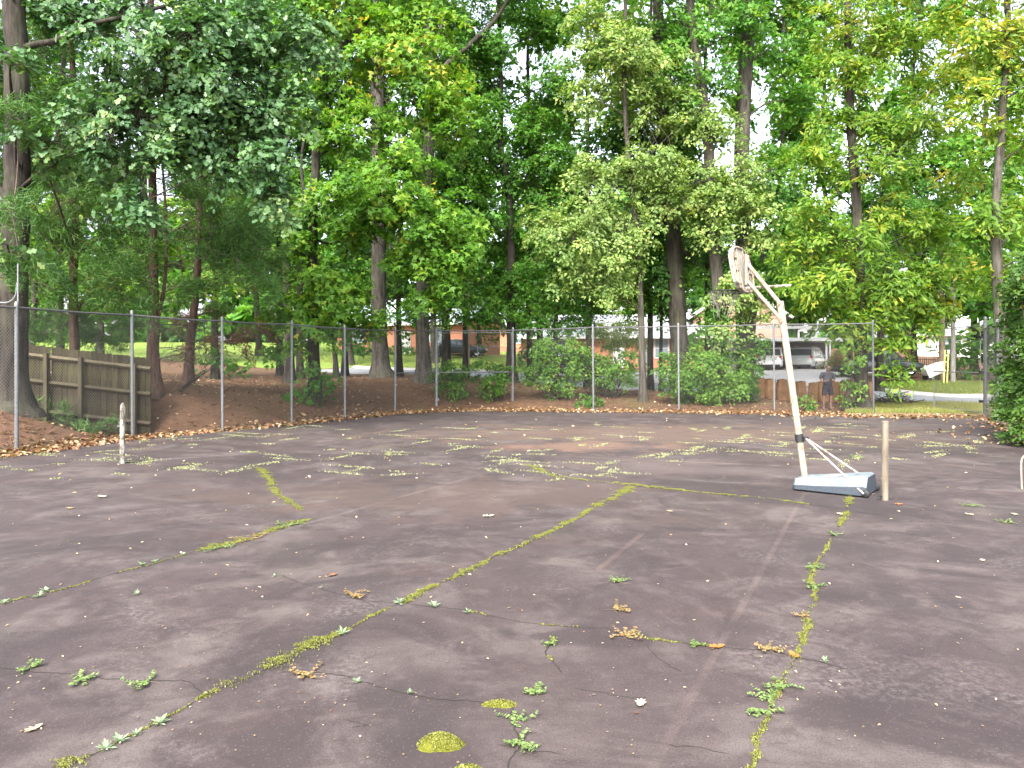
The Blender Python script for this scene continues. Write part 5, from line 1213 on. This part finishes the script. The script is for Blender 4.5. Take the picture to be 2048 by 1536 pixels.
# distant woodland: one mass nobody could count
def woodland():
    bl = []
    for px in range(-500, 2600, 75):
        for lv in range(-1, 5):
            bl.append((px + rng.normal(0, 30), 640 - lv * 52 + rng.normal(0, 14) - 30 * sin(px * .006), 70, 45, rng.normal(0, 5), rng.normal(0, .1), .55 if lv < 4 else .4))
    c, o, t = sprays(bl, 98, 'far', .32, True)
    ob = spray_leaves(c, o, t, 'far', None, 'woodland', 3.8); tag(ob, 'hazy green woodland filling the distance behind the houses', 'woodland', kind='stuff')
woodland()

# ------------------------------------------------------------------ shrubs and hedge
def shrub(name, label, px, Z, style, blobs, stems=6, cat='shrub', group=None, spread=.35, bk='bark_dark', gaps=False, dens=1.0):
    x, y, z = base(px, Z); root = thing(name, label, cat, (x, y, z), 0, group); o0 = np.array((x, y, z))
    c, o, t = sprays(blobs, Z, style, dens, gaps); c = c - o0; k = c[:, 2] > .05; c, o, t = c[k], o[k], t[k]
    spray_leaves(c, o, t, style, root, 'foliage')
    for s in range(stems):
        i = rng.integers(len(c)); e = c[i]; tb = TB(); st = np.array([rng.normal(0, .12), rng.normal(0, .1), -.05])
        q = bez(st, e, np.array([0, 0, .1]) + rng.normal(0, .12, 3), 7); tb.add(q, np.linspace(.022, .006, 7), 5)
        for m in range(3):
            s2 = q[rng.integers(2, 6)]; tb.add(bez(s2, s2 + rng.normal(0, .28, 3) + np.array([0, 0, .25]), rng.normal(0, .05, 3), 4), np.linspace(.009, .004, 4), 4)
        tb.build('stem', M[bk], root)
    return root
shrub('shrub', 'small rounded shrub left of the corner gate rail', 905, 29.6, 'shrub', [(905, 765, 30, 28), (885, 745, 22, 18), (930, 750, 26, 18), (905, 735, 30, 12)], 6)
shrub('shrub', 'second shrub behind the corner gate, darker below', 985, 29.6, 'shrub', [(985, 755, 36, 22), (1005, 738, 24, 14), (965, 735, 26, 16), (985, 780, 22, 20)], 8)
shrub('shrub', 'wide leafy shrub right of the corner gate', 1110, 29.8, 'shrub', [(1110, 720, 48, 32), (1080, 750, 36, 24), (1145, 735, 36, 28), (1120, 770, 32, 20), (1160, 700, 30, 22), (1090, 695, 32, 20)], 10)
shrub('shrub', 'low bright weed shrub at the fence foot in the centre', 1180, 28.6, 'shrub', [(1172, 802, 26, 14), (1195, 800, 16, 10)], 4)
shrub('shrub', 'airy shrub with bare lower stems left of the very dark trunk', 1225, 30.4, 'shrub', [(1215, 735, 45, 22), (1250, 750, 36, 20), (1200, 765, 30, 16), (1265, 720, 30, 18), (1180, 720, 30, 18)], 12)
shrub('small_tree', 'small yellow green tree in front of the ranch house', 1240, 44, 'pale', [(1230, 675, 45, 28, 0, .25), (1260, 650, 34, 18, 0, .25), (1205, 660, 28, 20, 0, .25), (1280, 690, 24, 20, 0, .2)], 5, 'tree')
shrub('shrub', 'big glossy shrub left of the yard bags behind the fence', 1420, 28.9, 'shrub', [(1400, 745, 75, 38, 0, .1), (1440, 780, 60, 28, -.3, .2), (1360, 765, 45, 30), (1470, 750, 40, 34), (1415, 712, 60, 20, 0, .1), (1340, 730, 36, 26), (1430, 806, 40, 12, -.3, .2), (1500, 735, 26, 24), (1380, 795, 36, 18)], 14)
shrub('shrub', 'dark shrub between the big glossy shrub and the light trunk', 1490, 29.6, 'shrub', [(1480, 705, 30, 24, 0, -.15), (1520, 690, 30, 24, 0, -.2), (1500, 770, 24, 26, 0, -.15)], 5)
shrub('sapling', 'leafy sapling beside the person at the fence', 1690, 27.6, 'shrub', [(1703, 748, 14, 16), (1697, 772, 10, 12), (1707, 775, 11, 13),  (1692, 798, 10, 12), (1722, 775, 8, 6), (1707, 722, 12, 10)], 9, 'sapling', dens=.45)
shrub('sapling', 'tiny green sprout left of the person', 1614, 27.4, 'shrub', [(1610, 800, 8, 10), (1618, 812, 9, 8)], 3, 'sapling', dens=.6)
shrub('sapling', 'leafy sapling leaning on the sweetgum foot', 640, 25.2, 'maple', [(650, 760, 26, 18), (620, 745, 28, 14), (600, 790, 20, 18)], 5, 'sapling')
shrub('vine', 'thin vine tangle on the left chain link behind the second post', 350, 20.9, 'maple', [(345, 800, 14, 26), (330, 830, 12, 16), (440, 720, 20, 10)], 4, 'vine', dens=.5)
shrub('fern_clump', 'small fern clump at the board fence foot', 200, 18.7, 'cedar', [(200, 850, 22, 10), (110, 822, 16, 14)], 2, 'fern', dens=.6)
shrub('hedge_bush', 'round green bush behind the grey pole at right', 1935, 45, 'far', [(1935, 690, 36, 34), (1960, 720, 30, 26), (1915, 730, 24, 20), (1975, 690, 26, 26)], 3, 'bush')
shrub('hedge_bush', 'pale bush in front of the orange brick house', 720, 62, 'far', [(720, 690, 30, 16), (755, 695, 24, 14)], 3, 'bush')
shrub('hedge_bush', 'dark low hedge at the foot of the orange brick house', 800, 63, 'dark', [(770, 700, 40, 12), (830, 702, 36, 12), (700, 702, 26, 10)], 3, 'hedge')
shrub('hedge_bush', 'bright green tuft of ornamental grass right of the carport', 1680, 46, 'cedar', [(1688, 715, 22, 24, 0, .5), (1665, 725, 14, 14, 0, .5)], 3, 'grass')
shrub('hedge_bush', 'dark evergreen bush right of the hipped roof house', 1075, 50, 'dark', [(1075, 700, 26, 30), (1055, 715, 20, 16)], 3, 'bush')
shrub('hedge_bush', 'grey green bush left of the pink brick house', 1400, 52, 'far', [(1400, 680, 40, 34), (1380, 700, 30, 24)], 3, 'bush')
# ivy hedge swallowing the right hand fence
blv = []
for (px, py, rx, ry, Zh) in [(2040, 600, 40, 55, 17.6), (2048, 690, 40, 55, 17.2), (2040, 770, 40, 45, 17.0), (2052, 830, 36, 34, 16.4), (2030, 650, 34, 40, 18.6), (2022, 745, 30, 40, 18.4), (2020, 800, 28, 30, 18.2), (2075, 560, 60, 60, 17), (2090, 700, 60, 80, 16.6), (2095, 840, 60, 50, 16.0), (2035, 868, 20, 16, 16.6), (2052, 540, 30, 40, 17.6), (2150, 650, 70, 110, 15.4), (2160, 840, 70, 70, 15.2)]:
    blv.append((px, py, rx, ry, Zh - 17))
shrub('ivy_hedge', 'dense ivy hedge swallowing the right hand fence', 2060, 17, 'ivy', blv, 10, 'hedge')
# ------------------------------------------------------------------ cracks, moss, weeds, fallen leaves on the court
M['crackm'] = simple('crack_dirt', (.022, .018, .015), .95)
def gpath(px):
    return np.array([G(*q) for q in px])
def resample(p, step):
    d = np.r_[0, np.cumsum(np.hypot(*np.diff(p, axis=0).T))]; u = np.arange(0, d[-1], step)
    return np.stack([np.interp(u, d, p[:, 0]), np.interp(u, d, p[:, 1])], 1)
CR = {'long diagonal crack': [(90, 1556), (230, 1488), (320, 1440), (400, 1395), (480, 1362), (560, 1325), (640, 1285), (720, 1247), (800, 1208), (880, 1170), (960, 1132), (1050, 1090), (1130, 1050), (1200, 1012), (1262, 973)],
      'left crack': [(-60, 1225), (0, 1207), (90, 1187), (200, 1157), (300, 1130), (400, 1100), (480, 1080), (560, 1055), (650, 1031)],
      'right crack': [(1490, 1560), (1530, 1450), (1562, 1370), (1590, 1300), (1622, 1210), (1630, 1130), (1662, 1070), (1690, 1022), (1706, 985)],
      'cross crack': [(560, 1150), (640, 1178), (730, 1200), (800, 1208), (870, 1216), (940, 1228), (1000, 1240), (1060, 1252), (1200, 1262), (1300, 1282), (1430, 1297), (1540, 1307), (1650, 1327), (1705, 1340)],
      'near left crack': [(-40, 1330), (90, 1345), (200, 1360), (310, 1366), (370, 1364), (410, 1388), (440, 1392)],
      'near middle crack': [(560, 1345), (650, 1352), (715, 1368), (780, 1382), (830, 1393), (970, 1409), (1030, 1408)],
      'short crack': [(1115, 1270), (1085, 1308), (1098, 1318), (1112, 1335), (1126, 1350)],
      'bottom crack': [(1030, 1408), (1037, 1440), (1042, 1490), (1024, 1520), (1018, 1560)],
      'weedy crack': [(515, 935), (545, 960), (560, 990), (605, 1022)],
      'far crack': [(1055, 930), (1110, 955), (1270, 972), (1400, 986), (1540, 1000), (1640, 1012), (1780, 1032)],
      'hair crack': [(1460, 1510), (1400, 1496), (1330, 1488)], 'hair crack 2': [(990, 1490), (1040, 1496), (1130, 1510)], 'hair crack 3': [(690, 1440), (740, 1452), (700, 1456)], 'hair crack 4': [(1150, 1375), (1230, 1392), (1300, 1396)], 'hair crack 5': [(1290, 1290), (1320, 1320), (1360, 1345)]}
CRP = {}
for nm, px in CR.items():
    p = resample(gpath(px), .03); n = len(p); w_ = np.cumsum(rng.normal(0, .006, (n, 2)), 0); w_ -= np.linspace(0, 1, n)[:, None] * w_[-1]; p = p + w_ + rng.normal(0, .003, (n, 2)); CRP[nm] = p
    t = unit(np.gradient(p, axis=0)); nn = np.stack([-t[:, 1], t[:, 0]], 1)
    wd = .0055 * np.clip(.75 + np.cumsum(rng.normal(0, .12, n)) * .25, .15, 1.7) * (1.0 if 'hair' not in nm else .55)
    wd[0] = wd[-1] = .0005
    V = np.zeros((n, 2, 3)); V[:, 0, :2] = p + nn * wd[:, None]; V[:, 1, :2] = p - nn * wd[:, None]; V[..., 2] = .002
    i = np.arange(n - 1) * 2; link('crack', np_mesh('crack', V.reshape(-1, 3), np.stack([i, i + 2, i + 3, i + 1], 1)), M['crackm'], court)

def moss_obj(name, label, pts, hts, dens_size, cat='moss', group=None, tintm=.5, mat='moss'):
    """dense tufts of tiny upright leaflets"""
    n = len(pts); C = np.zeros((n, 3)); C[:, :2] = pts; C[:, 2] = hts
    D = np.stack([rng.normal(0, .7, n), rng.normal(0, .7, n), np.ones(n)], 1); Nn = rng.normal(size=(n, 3)); Nn[:, 2] *= .5
    o = leaf_obj(name, C, Nn, D, dens_size * rng.uniform(.6, 1.4, n), 'kite', tintm + rng.normal(0, .2, n), M[mat], None)
    return tag(o, label, cat, group, 'stuff')
def moss_dome(name, parent, cx, cy, rx, ry, h, rz):
    V = []; Fc = []; rows, cols = 6, 26; ph = rng.random(6) * 6
    for i in range(rows + 1):
        for j in range(cols):
            a = 2 * pi * j / cols; r = i / rows * (1 + .08 * sin(3 * a + ph[0]) + .06 * sin(5 * a + ph[1]) + .04 * sin(9 * a + ph[2]))
            x, y = rx * r * cos(a), ry * r * sin(a); z = h * max(0, 1 - (i / rows) ** 2.2) - .002
            V.append((x * cos(rz) - y * sin(rz), x * sin(rz) + y * cos(rz), z))
    for i in range(rows):
        for j in range(cols): Fc.append((i * cols + j, i * cols + (j + 1) % cols, (i + 1) * cols + (j + 1) % cols, (i + 1) * cols + j))
    return MB().add(V, Fc).build(name, M['mossbed'], parent, True)
M['mossbed'] = simple('moss_bed', (.12, .125, .018), .95, 0, .4, 60, .1, .8)
def moss_patch(label, px, py, wpx, hpx, h=.03, ang=0.0):
    g = G(px, py); Z = g[1]; rx = wpx / 2 / F * Z; ry = hpx / 2 / F * Z / (CAMH / sqrt(CAMH ** 2 + Z * Z)); 
    r = thing('moss_cushion', label, 'moss', (*g, 0)); moss_dome('bed', r, 0, 0, rx, ry, h, ang)
    n = int(26000 * rx * ry * 4); n = min(n, 9000); a = rng.random(n) * 2 * pi; q = np.sqrt(rng.random(n)) * .97
    C = np.stack([rx * q * np.cos(a), ry * q * np.sin(a), h * (1 - q ** 2.2) + .001], 1); x = C[:, 0] * cos(ang) - C[:, 1] * sin(ang); y = C[:, 0] * sin(ang) + C[:, 1] * cos(ang); C[:, 0], C[:, 1] = x, y
    D = np.stack([rng.normal(0, .6, n), rng.normal(0, .6, n), np.ones(n)], 1)
    leaf_obj('tufts', C, rng.normal(size=(n, 3)), D, .011 * rng.uniform(.6, 1.5, n), 'kite', .55 + rng.normal(0, .2, n), M['moss'], r)['kind'] = 'stuff'
    return r
moss_patch('round yellow green moss cushion alone near the bottom centre', 880, 1490, 96, 28, .055)
moss_patch('small flat moss pad with two lobes at the near middle crack', 1000, 1410, 74, 12, .025)
moss_patch('moss pad cut by the bottom picture edge', 935, 1540, 60, 12, .025)

# moss strips along the cracks: (crack, from, to, half width m)
def moss_strip(label, nm, segs, dens=9000):
    p = CRP[nm]; n = len(p); PT, HT = [], []
    for (a, b, wd) in segs:
        i0, i1 = int(a * n), max(int(a * n) + 3, int(b * n)); q = p[i0:i1]; L = len(q) * .03
        k = int(dens * L * wd * 6.5); u = rng.random(k) * (len(q) - 1); j = u.astype(int); f = (u - j)[:, None]
        c = q[j] * (1 - f) + q[np.minimum(j + 1, len(q) - 1)] * f
        env = np.sin(pi * np.clip(u / (len(q) - 1), 0.02, .98)) ** .4 * (.55 + .45 * np.sin(u * .9 + rng.random() * 6) * np.sin(u * .37 + rng.random() * 6) + .15)
        o = rng.normal(0, .33, k); o = np.clip(o, -1, 1); tt = unit(np.gradient(p, axis=0))[i0:i1][j]; nn = np.stack([-tt[:, 1], tt[:, 0]], 1)
        nz = np.convolve(rng.random(len(q) + 12), np.ones(7) / 7, 'valid'); kp = rng.random(k) < np.clip((nz[np.minimum(j, len(nz) - 1)] - .36) * 7, .08, 1)
        c, o, env, nn = c[kp], o[kp], env[kp], nn[kp]
        PT.append(c + nn * (o * wd * 1.9 * env)[:, None]); HT.append(.003 + .018 * np.clip(1 - o ** 2, 0, 1) * env * min(1, wd / .05))
    return moss_obj('moss_strip', label, np.vstack(PT), np.concatenate(HT), .012)
moss_strip('yellow green moss strip filling the long diagonal crack', 'long diagonal crack', [(0, .03, .06), (.03, .12, .015), (.10, .24, .085), (.24, .30, .02), (.31, .38, .05), (.38, .47, .05), (.47, .55, .05), (.55, .64, .055), (.64, .72, .06), (.72, .80, .05), (.80, .90, .10), (.90, 1, .10)], 8000)
moss_strip('yellowish moss and dry weed strip along the left crack', 'left crack', [(.0, .25, .02), (.3, .5, .015), (.52, .75, .11), (.75, .95, .10)], 4500)
moss_strip('green moss strip along the right crack', 'right crack', [(0, .1, .02), (.1, .22, .035), (.22, .35, .035), (.35, .5, .03), (.5, .62, .02), (.7, .82, .05), (.85, 1, .05)])
moss_strip('dark moss in the cross crack', 'cross crack', [(.42, .47, .025), (.55, .62, .015), (.70, .78, .015), (.8, .84, .02)])
moss_strip('pale moss line along the far crack', 'far crack', [(0, .2, .08), (.2, .35, .06), (.35, .62, .09), (.62, .85, .07)], 4000)
moss_strip('bright moss and weeds in the weedy crack at left', 'weedy crack', [(0, .4, .09), (.35, .75, .08), (.7, 1, .06)], 4500)
moss_strip('small moss spots in the short crack', 'short crack', [(.1, .35, .03), (.6, .75, .015)])

# scattered low moss and weed streaks far out on the court
PT = []
for k in range(190):
    px, py = rng.uniform(-40, 1960), 850 + 110 * rng.random() ** 1.25
    if px > 1250: py = rng.uniform(845, 930)
    g = np.array(G(px, py)); L = rng.uniform(.12, .6); a = rng.choice([math.atan2(ud[1], ud[0]), math.atan2(vd[1], vd[0]), rng.random() * 3], p=[.25, .45, .3]); m = int(L * 260)
    s = rng.normal(0, .5, m) * L; o = rng.normal(0, .05, m); PT.append(g + np.stack([s * cos(a) - o * sin(a), s * sin(a) + o * cos(a)], 1))
PT = np.vstack(PT); PT = PT[in_court(PT[:, 0], PT[:, 1])]
moss_obj('moss_streaks', 'scattered pale moss and weed streaks on the far court', PT, np.full(len(PT), .006), .026, tintm=.6, mat='drymoss')

def weed(kind, px, py, size, label, group):
    g = G(px, py); r = None; C, D, Nn, S, Tn = [], [], [], [], []
    if kind == 'rosette':
        n = int(rng.integers(14, 22))
        for k in range(n):
            a = 2 * pi * k / n * 1.9 + rng.normal(0, .2); L = size * rng.uniform(.35, 1.15) * .5; el = rng.uniform(.05, .9)
            d = np.array([cos(a) * cos(el), sin(a) * cos(el), sin(el)]); C.append(d * L * .55 + np.array([0, 0, .008])); D.append(d); Nn.append(np.array([-cos(a) * sin(el), -sin(a) * sin(el), cos(el)])); S.append(L * .95); Tn.append(rng.normal(.6, .2))
        tpl, mt = 'long', 'rosette'
    else:
        for k in range(int(rng.integers(5, 9))):
            a = rng.random() * 2 * pi; L = size * rng.uniform(.4, 1.0) * .6; b = rng.normal(0, .5)
            for s in np.linspace(.08, 1, int(6 + L * 70)):
                p = np.array([cos(a + b * s) * L * s, sin(a + b * s) * L * s, .01 + .03 * s * rng.random()])
                for sg in (-1, 1):
                    aa = a + b * s + sg * 1.0; C.append(p + np.array([cos(aa), sin(aa), 0]) * .007); D.append((cos(aa), sin(aa), rng.uniform(0, .4))); Nn.append((rng.normal(0, .3), rng.normal(0, .3), 1)); S.append(rng.uniform(.012, .024)); Tn.append(rng.normal(.55, .2))
        tpl, mt = 'oval', {'spurge': 'weed', 'red': 'redweed'}[kind]
    r = thing('weed', label, 'weed', (*g, .001), 0, group)
    leaf_obj('leaves', np.array(C), np.array(Nn, float), np.array(D, float), np.array(S), tpl, np.array(Tn), M[mt], r, .2)
    if kind != 'rosette':
        tb = TB()
        for k in range(5): a = rng.random() * 6.3; tb.add(bez(np.array([0, 0, .004]), np.array([cos(a), sin(a), .05]) * size * .4, rng.normal(0, .01, 3), 4), np.linspace(.002, .001, 4), 3)
        tb.build('stem', M['twig_dead'], r)
    return r
ros = [(318, 1450, .15, 'large silvery rosette weed beside the widest moss strip'), (240, 1485, .12, 'silvery rosette weed third from the bottom of the diagonal crack'), (212, 1500, .11, 'silvery rosette weed lowest in the diagonal crack'), (272, 1472, .09, 'small rosette weed just below the large silvery one'), (800, 1208, .15, 'green rosette weed where the diagonal and cross cracks meet'),
       (868, 1214, .13, 'green rosette weed just right of the crack crossing'), (936, 1227, .12, 'pale rosette weed with pointed leaves on the cross crack'), (685, 1270, .13, 'rosette weed on the diagonal crack below the crossing'), (714, 1367, .08, 'small rosette weed on the near middle crack'), (548, 1155, .07, 'tiny rosette weed left of the brown curled leaf'), (640, 1178, .06, 'tiny rosette weed below the brown curled leaf'),
       (1650, 1325, .08, 'lone small rosette weed right of the orange leaves'), (284, 1131, .12, 'rosette weed on the left crack, lower of two'), (308, 1125, .10, 'rosette weed on the left crack, upper of two'), (368, 1110, .08, 'small rosette weed higher up the left crack'), (275, 1190, .10, 'pale rosette weed alone below the left crack'), (8, 1207, .10, 'pale rosette weed at the left picture edge'), (92, 1184, .14, 'green rosette weed near the left edge'), (820, 1388, .06, 'tiny rosette at the end of the near middle crack'), (78, 1195, .12, 'flat green weed below the one near the left edge')]
for (px, py, s, lab) in ros: weed('rosette', px, py, s * .85, lab, 'rosette weeds')
spu = [(292, 1365, .26, 'spurge', 'tall feathery grey green weed on the near left crack'), (165, 1360, .22, 'spurge', 'sprawling weed in the middle of the near left crack'), (62, 1338, .18, 'spurge', 'sprawling weed at the left end of the near left crack'), (620, 1350, .24, 'red', 'reddish sprawling weed left on the near middle crack'), (705, 1192, .24, 'red', 'faded reddish weed left of the crack crossing'),
       (1240, 1165, .20, 'spurge', 'flat pale weed high in the middle of the court'), (1228, 1220, .24, 'red', 'orange sprawling weed below the flat pale weed'), (1252, 1274, .22, 'red', 'yellowish sprawling weed on the cross crack'), (1070, 1385, .14, 'spurge', 'small upright weed above the lobed moss pad'), (1034, 1440, .20, 'spurge', 'sprawling weed in the bottom crack, upper'), (1044, 1487, .22, 'spurge', 'sprawling weed in the bottom crack, lower'),
       (1395, 1291, .12, 'spurge', 'small weed left of the first orange leaf'), (1540, 1300, .18, 'red', 'dry brown weed left of the second orange leaf'), (1630, 1175, .22, 'spurge', 'broad weed on the upper right crack'), (1622, 1135, .26, 'spurge', 'feathery weed higher on the right crack'), (1565, 1375, .2, 'spurge', 'weed on the right crack below the orange leaf'), (1545, 1398, .24, 'spurge', 'wide weed on the lower right crack'), (1530, 1425, .24, 'spurge', 'lowest wide weed on the right crack'), (1605, 1235, .12, 'red', 'small twiggy weed on the middle of the right crack'),
       (440, 1095, .4, 'spurge', 'broad yellow green weed on the left crack'), (505, 1080, .45, 'red', 'dry straw coloured weed on the left crack'), (575, 1052, .4, 'spurge', 'pale weed near the far end of the left crack'), (258, 925, .3, 'spurge', 'green weed tuft at the foot of the flaking net post'), (1100, 1290, .1, 'spurge', 'small weed at the top of the short crack'), (1665, 1070, .2, 'spurge', 'weed near the far end of the right crack'), (1940, 1012, .3, 'spurge', 'pale weed patch at the right edge of the court'), (2015, 1048, .3, 'spurge', 'pale weed patch lower at the right edge'), (1710, 915, .5, 'spurge', 'pale weed patch beyond the hoop base')]
for (px, py, s, kd, lab) in spu: weed(kd, px, py, s, lab, 'sprawling weeds')

# single fallen leaves
def fallen(px, py, size, tint, label, curl=.5, tpl='oak'):
    g = G(px, py); n = 7; V = []; t = TPL[tpl]; a = rng.random() * 6.3
    pts = []
    for (x, y) in t * size: z = curl * ((abs(x) * 1.6) ** 1.3 + abs(y) * .5 * abs(sin(y * 9 / size))) + .004; pts.append((x * cos(a) - y * sin(a), x * sin(a) + y * cos(a), z))
    k = len(pts); top = pts + [(0, 0, .005)]; V = top + [(p[0], p[1], p[2] + .0012) for p in top]
    Fc = [(i, (i + 1) % k, k) for i in range(k)] + [(k + 1 + (i + 1) % k, k + 1 + i, 2 * k + 1) for i in range(k)] + [(i, k + 1 + i, k + 1 + (i + 1) % k, (i + 1) % k) for i in range(k)]
    me = mesh('fallen_leaf', V, Fc); at = me.attributes.new('tint', 'FLOAT', 'FACE'); at.data.foreach_set('value', np.full(len(me.polygons), tint, np.float32))
    o = link('fallen_leaf', me, M['litter'] if tint >= 0 else M['orange']); o.location = (*g, 0); tag(o, label, 'leaf', 'single fallen leaves'); return o
s = N('orange_leaf'); n = s.noise(30, 4); c = s.mix(n, (.30, .075, .015), (.42, .15, .04)); M['orange'] = s.done(s.pbr(c, .6))
fl = [(1435, 1296, 0.102, -1, 'curled orange leaf on the faded white line'), (1586, 1312, 0.095, -1, 'curled orange leaf on the right crack'), (665, 1152, 0.095, .3, 'brown curled leaf above the crack crossing'), (1281, 1410, 0.088, .98, 'cream coloured dry leaf near the bottom right of centre'), (203, 995, 0.150, .95, 'pale leaf on the far left of the court'), (68, 1460, 0.082, .75, 'tan leaf in the bottom left corner'),
      (977, 1034, 0.136, .97, 'white dry leaf in the middle of the court'), (1797, 1010, 0.109, -1, 'orange leaf right of the tarnished net post'), (1340, 1024, 0.095, .7, 'tan leaf on the second faded line'), (1682, 1030, 0.109, .95, 'pale leaf in front of the hoop base'), (1965, 1122, 0.068, .95, 'pale leaf on the right of the court'), (140, 1018, 0.109, .6, 'tan leaf beside the far left pale leaf'), (1916, 1196, 0.041, .9, 'small pale leaf scrap low on the right'),
      (1272, 1428, 0.027, .1, 'dark scrap just below the cream leaf'), (1938, 1030, 0.095, .9, 'pale leaf beside the right weed patch'), (2030, 1030, 0.095, .9, 'pale leaf at the right edge of the court')]
for q in fl: fallen(*q)

# loose scraps and litter line (uncountable)
n = 420; px = rng.uniform(-30, 2040, n); py = HOR + (830 - HOR + 6) + (rng.random(n) ** 1.9) * 660; pts = np.array([G(a, b) for a, b in zip(px, py)]); pts = pts[in_court(pts[:, 0], pts[:, 1])]
n = len(pts); C = np.zeros((n, 3)); C[:, :2] = pts; C[:, 2] = .008
far_ = np.clip(pts[:, 1] / 14, .22, 1.3)
o = leaf_obj('leaf_scraps', C, np.stack([rng.normal(0, .25, n), rng.normal(0, .25, n), np.ones(n)], 1), rng.normal(size=(n, 3)), far_ * rng.uniform(.03, .085, n), 'oval', rng.normal(.75, .22, n), M['litter'], None, .3); tag(o, 'pale leaf scraps scattered over the court', 'leaf litter', kind='stuff')
n = 240; px = rng.uniform(0, 2040, n); py = 900 + rng.random(n) ** 1.2 * 636; pts = np.array([G(a, b) for a, b in zip(px, py)])
V = []; Fc = []
mb = MB()
for (x, y) in pts: r_ = rng.uniform(.004, .009); mb.lathe([(0, -r_ * .6), (r_, 0), (0, r_ * .7)], (x, y, r_ * .6), 5)
tag(mb.build('grit', simple('acorn_grit', (.13, .09, .06), .8)), 'small acorns and grit strewn over the court', 'grit', kind='stuff')
ep = resample(np.array(EDGE), .02); m = 5600; i = rng.integers(0, len(ep), m)
tt = unit(np.gradient(ep, axis=0))[i]; nn = np.stack([-tt[:, 1], tt[:, 0]], 1)           # + = outside the court
off = np.abs(rng.normal(0, .38, m)) * (1 + (i > len(ep) * .62)) - .12 - .5 * rng.random(m) ** 6 * (1 + 2 * (i > len(ep) * .6)); dn = (.35 + .65 * (np.sin(i * .004) * np.sin(i * .0017 + 2) > -.3)); kp = rng.random(m) < dn
xy = ep[i] + nn * off[:, None]; xy = xy[kp]; n = len(xy); C = np.zeros((n, 3)); C[:, :2] = xy; C[:, 2] = np.maximum(terrain(xy[:, 0], xy[:, 1]), 0) + .012 + np.abs(rng.normal(0, .02, n))
o = leaf_obj('leaf_litter', C, np.stack([rng.normal(0, .5, n), rng.normal(0, .5, n), np.ones(n)], 1), rng.normal(size=(n, 3)), rng.uniform(.05, .17, n), 'oval', rng.normal(.45, .26, n), M['litter'], None, .5); tag(o, 'line of dry tan leaves piled along the court edge', 'leaf litter', kind='stuff')
# pine straw and leaves on the bank
m = 26000; px = rng.uniform(-60, 2000, m); Zr = rng.uniform(14, 37, m); xy = np.stack([(px - 1024) / F * Zr, Zr], 1); k = ~in_court(xy[:, 0], xy[:, 1]); rr = (xy - r_near) @ np.array([RD[1], -RD[0]]); side = np.sign((np.array([0, 0]) - r_near) @ np.array([RD[1], -RD[0]])); k &= (rr * side > .3)
xy = xy[k]; n = len(xy); C = np.zeros((n, 3)); C[:, :2] = xy; C[:, 2] = terrain(xy[:, 0], xy[:, 1]) + .02
o = leaf_obj('pine_straw', C, np.stack([rng.normal(0, .4, n), rng.normal(0, .4, n), np.ones(n)], 1), rng.normal(size=(n, 3)), rng.uniform(.1, .26, n), 'needle', rng.normal(.55, .25, n), M['straw'], None); tag(o, 'reddish pine straw strewn over the bank', 'pine straw', kind='stuff')
m = 2600; j = rng.integers(0, n, m); C2 = C[j] + rng.normal(0, .15, (m, 3)) * np.array([1, 1, 0]); C2[:, 2] = np.maximum(terrain(C2[:, 0], C2[:, 1]), 0) + .03
o = leaf_obj('bank_leaves', C2, np.stack([rng.normal(0, .5, m), rng.normal(0, .5, m), np.ones(m)], 1), rng.normal(size=(m, 3)), rng.uniform(.06, .13, m), 'oval', rng.normal(.5, .28, m), M['litter'], None, .4); tag(o, 'fallen leaves lying on the pine straw bank', 'leaf litter', kind='stuff')
# grass blades on verge, dry strip and lawn edge
def blades(name, label, n, fpx, fZ, hgt, tm, off):
    px = rng.uniform(*fpx, n); Zr = rng.uniform(*fZ, n); xy = np.stack([(px - 1024) / F * Zr, Zr], 1); k = ~in_court(xy[:, 0], xy[:, 1]) & (np.abs((xy - (r_near + r_far) / 2) @ ud) > 2.6); xy = xy[k]; n = len(xy)
    C = np.zeros((n, 3)); C[:, :2] = xy; C[:, 2] = terrain(xy[:, 0], xy[:, 1]) + off + hgt * .4
    D = np.stack([rng.normal(0, .35, n), rng.normal(0, .35, n), np.ones(n)], 1)
    o = leaf_obj(name, C, np.stack([rng.normal(0, .4, n), -np.ones(n), rng.normal(0, .3, n)], 1), D, hgt * rng.uniform(.6, 1.4, n), 'needle', rng.normal(tm, .22, n), M['grass']); tag(o, label, 'grass', kind='stuff')
blades('grass_blades', 'green grass blades on the verge beyond the street', 9000, (1765, 2040), (37, 42), .12, .5, .07)
blades('dry_grass_blades', 'dry grass blades in the gap by the court', 8000, (1690, 2000), (26.2, 32), .12, .85, .04)
blades('lawn_blades', 'short grass blades on the sunny lawn', 9000, (560, 1060), (52, 62), .14, .55, .07)
blades('weed_grass', 'green grass tufts along the right court edge', 1800, (1690, 1960), (26.0, 27.2), .11, .55, .03)
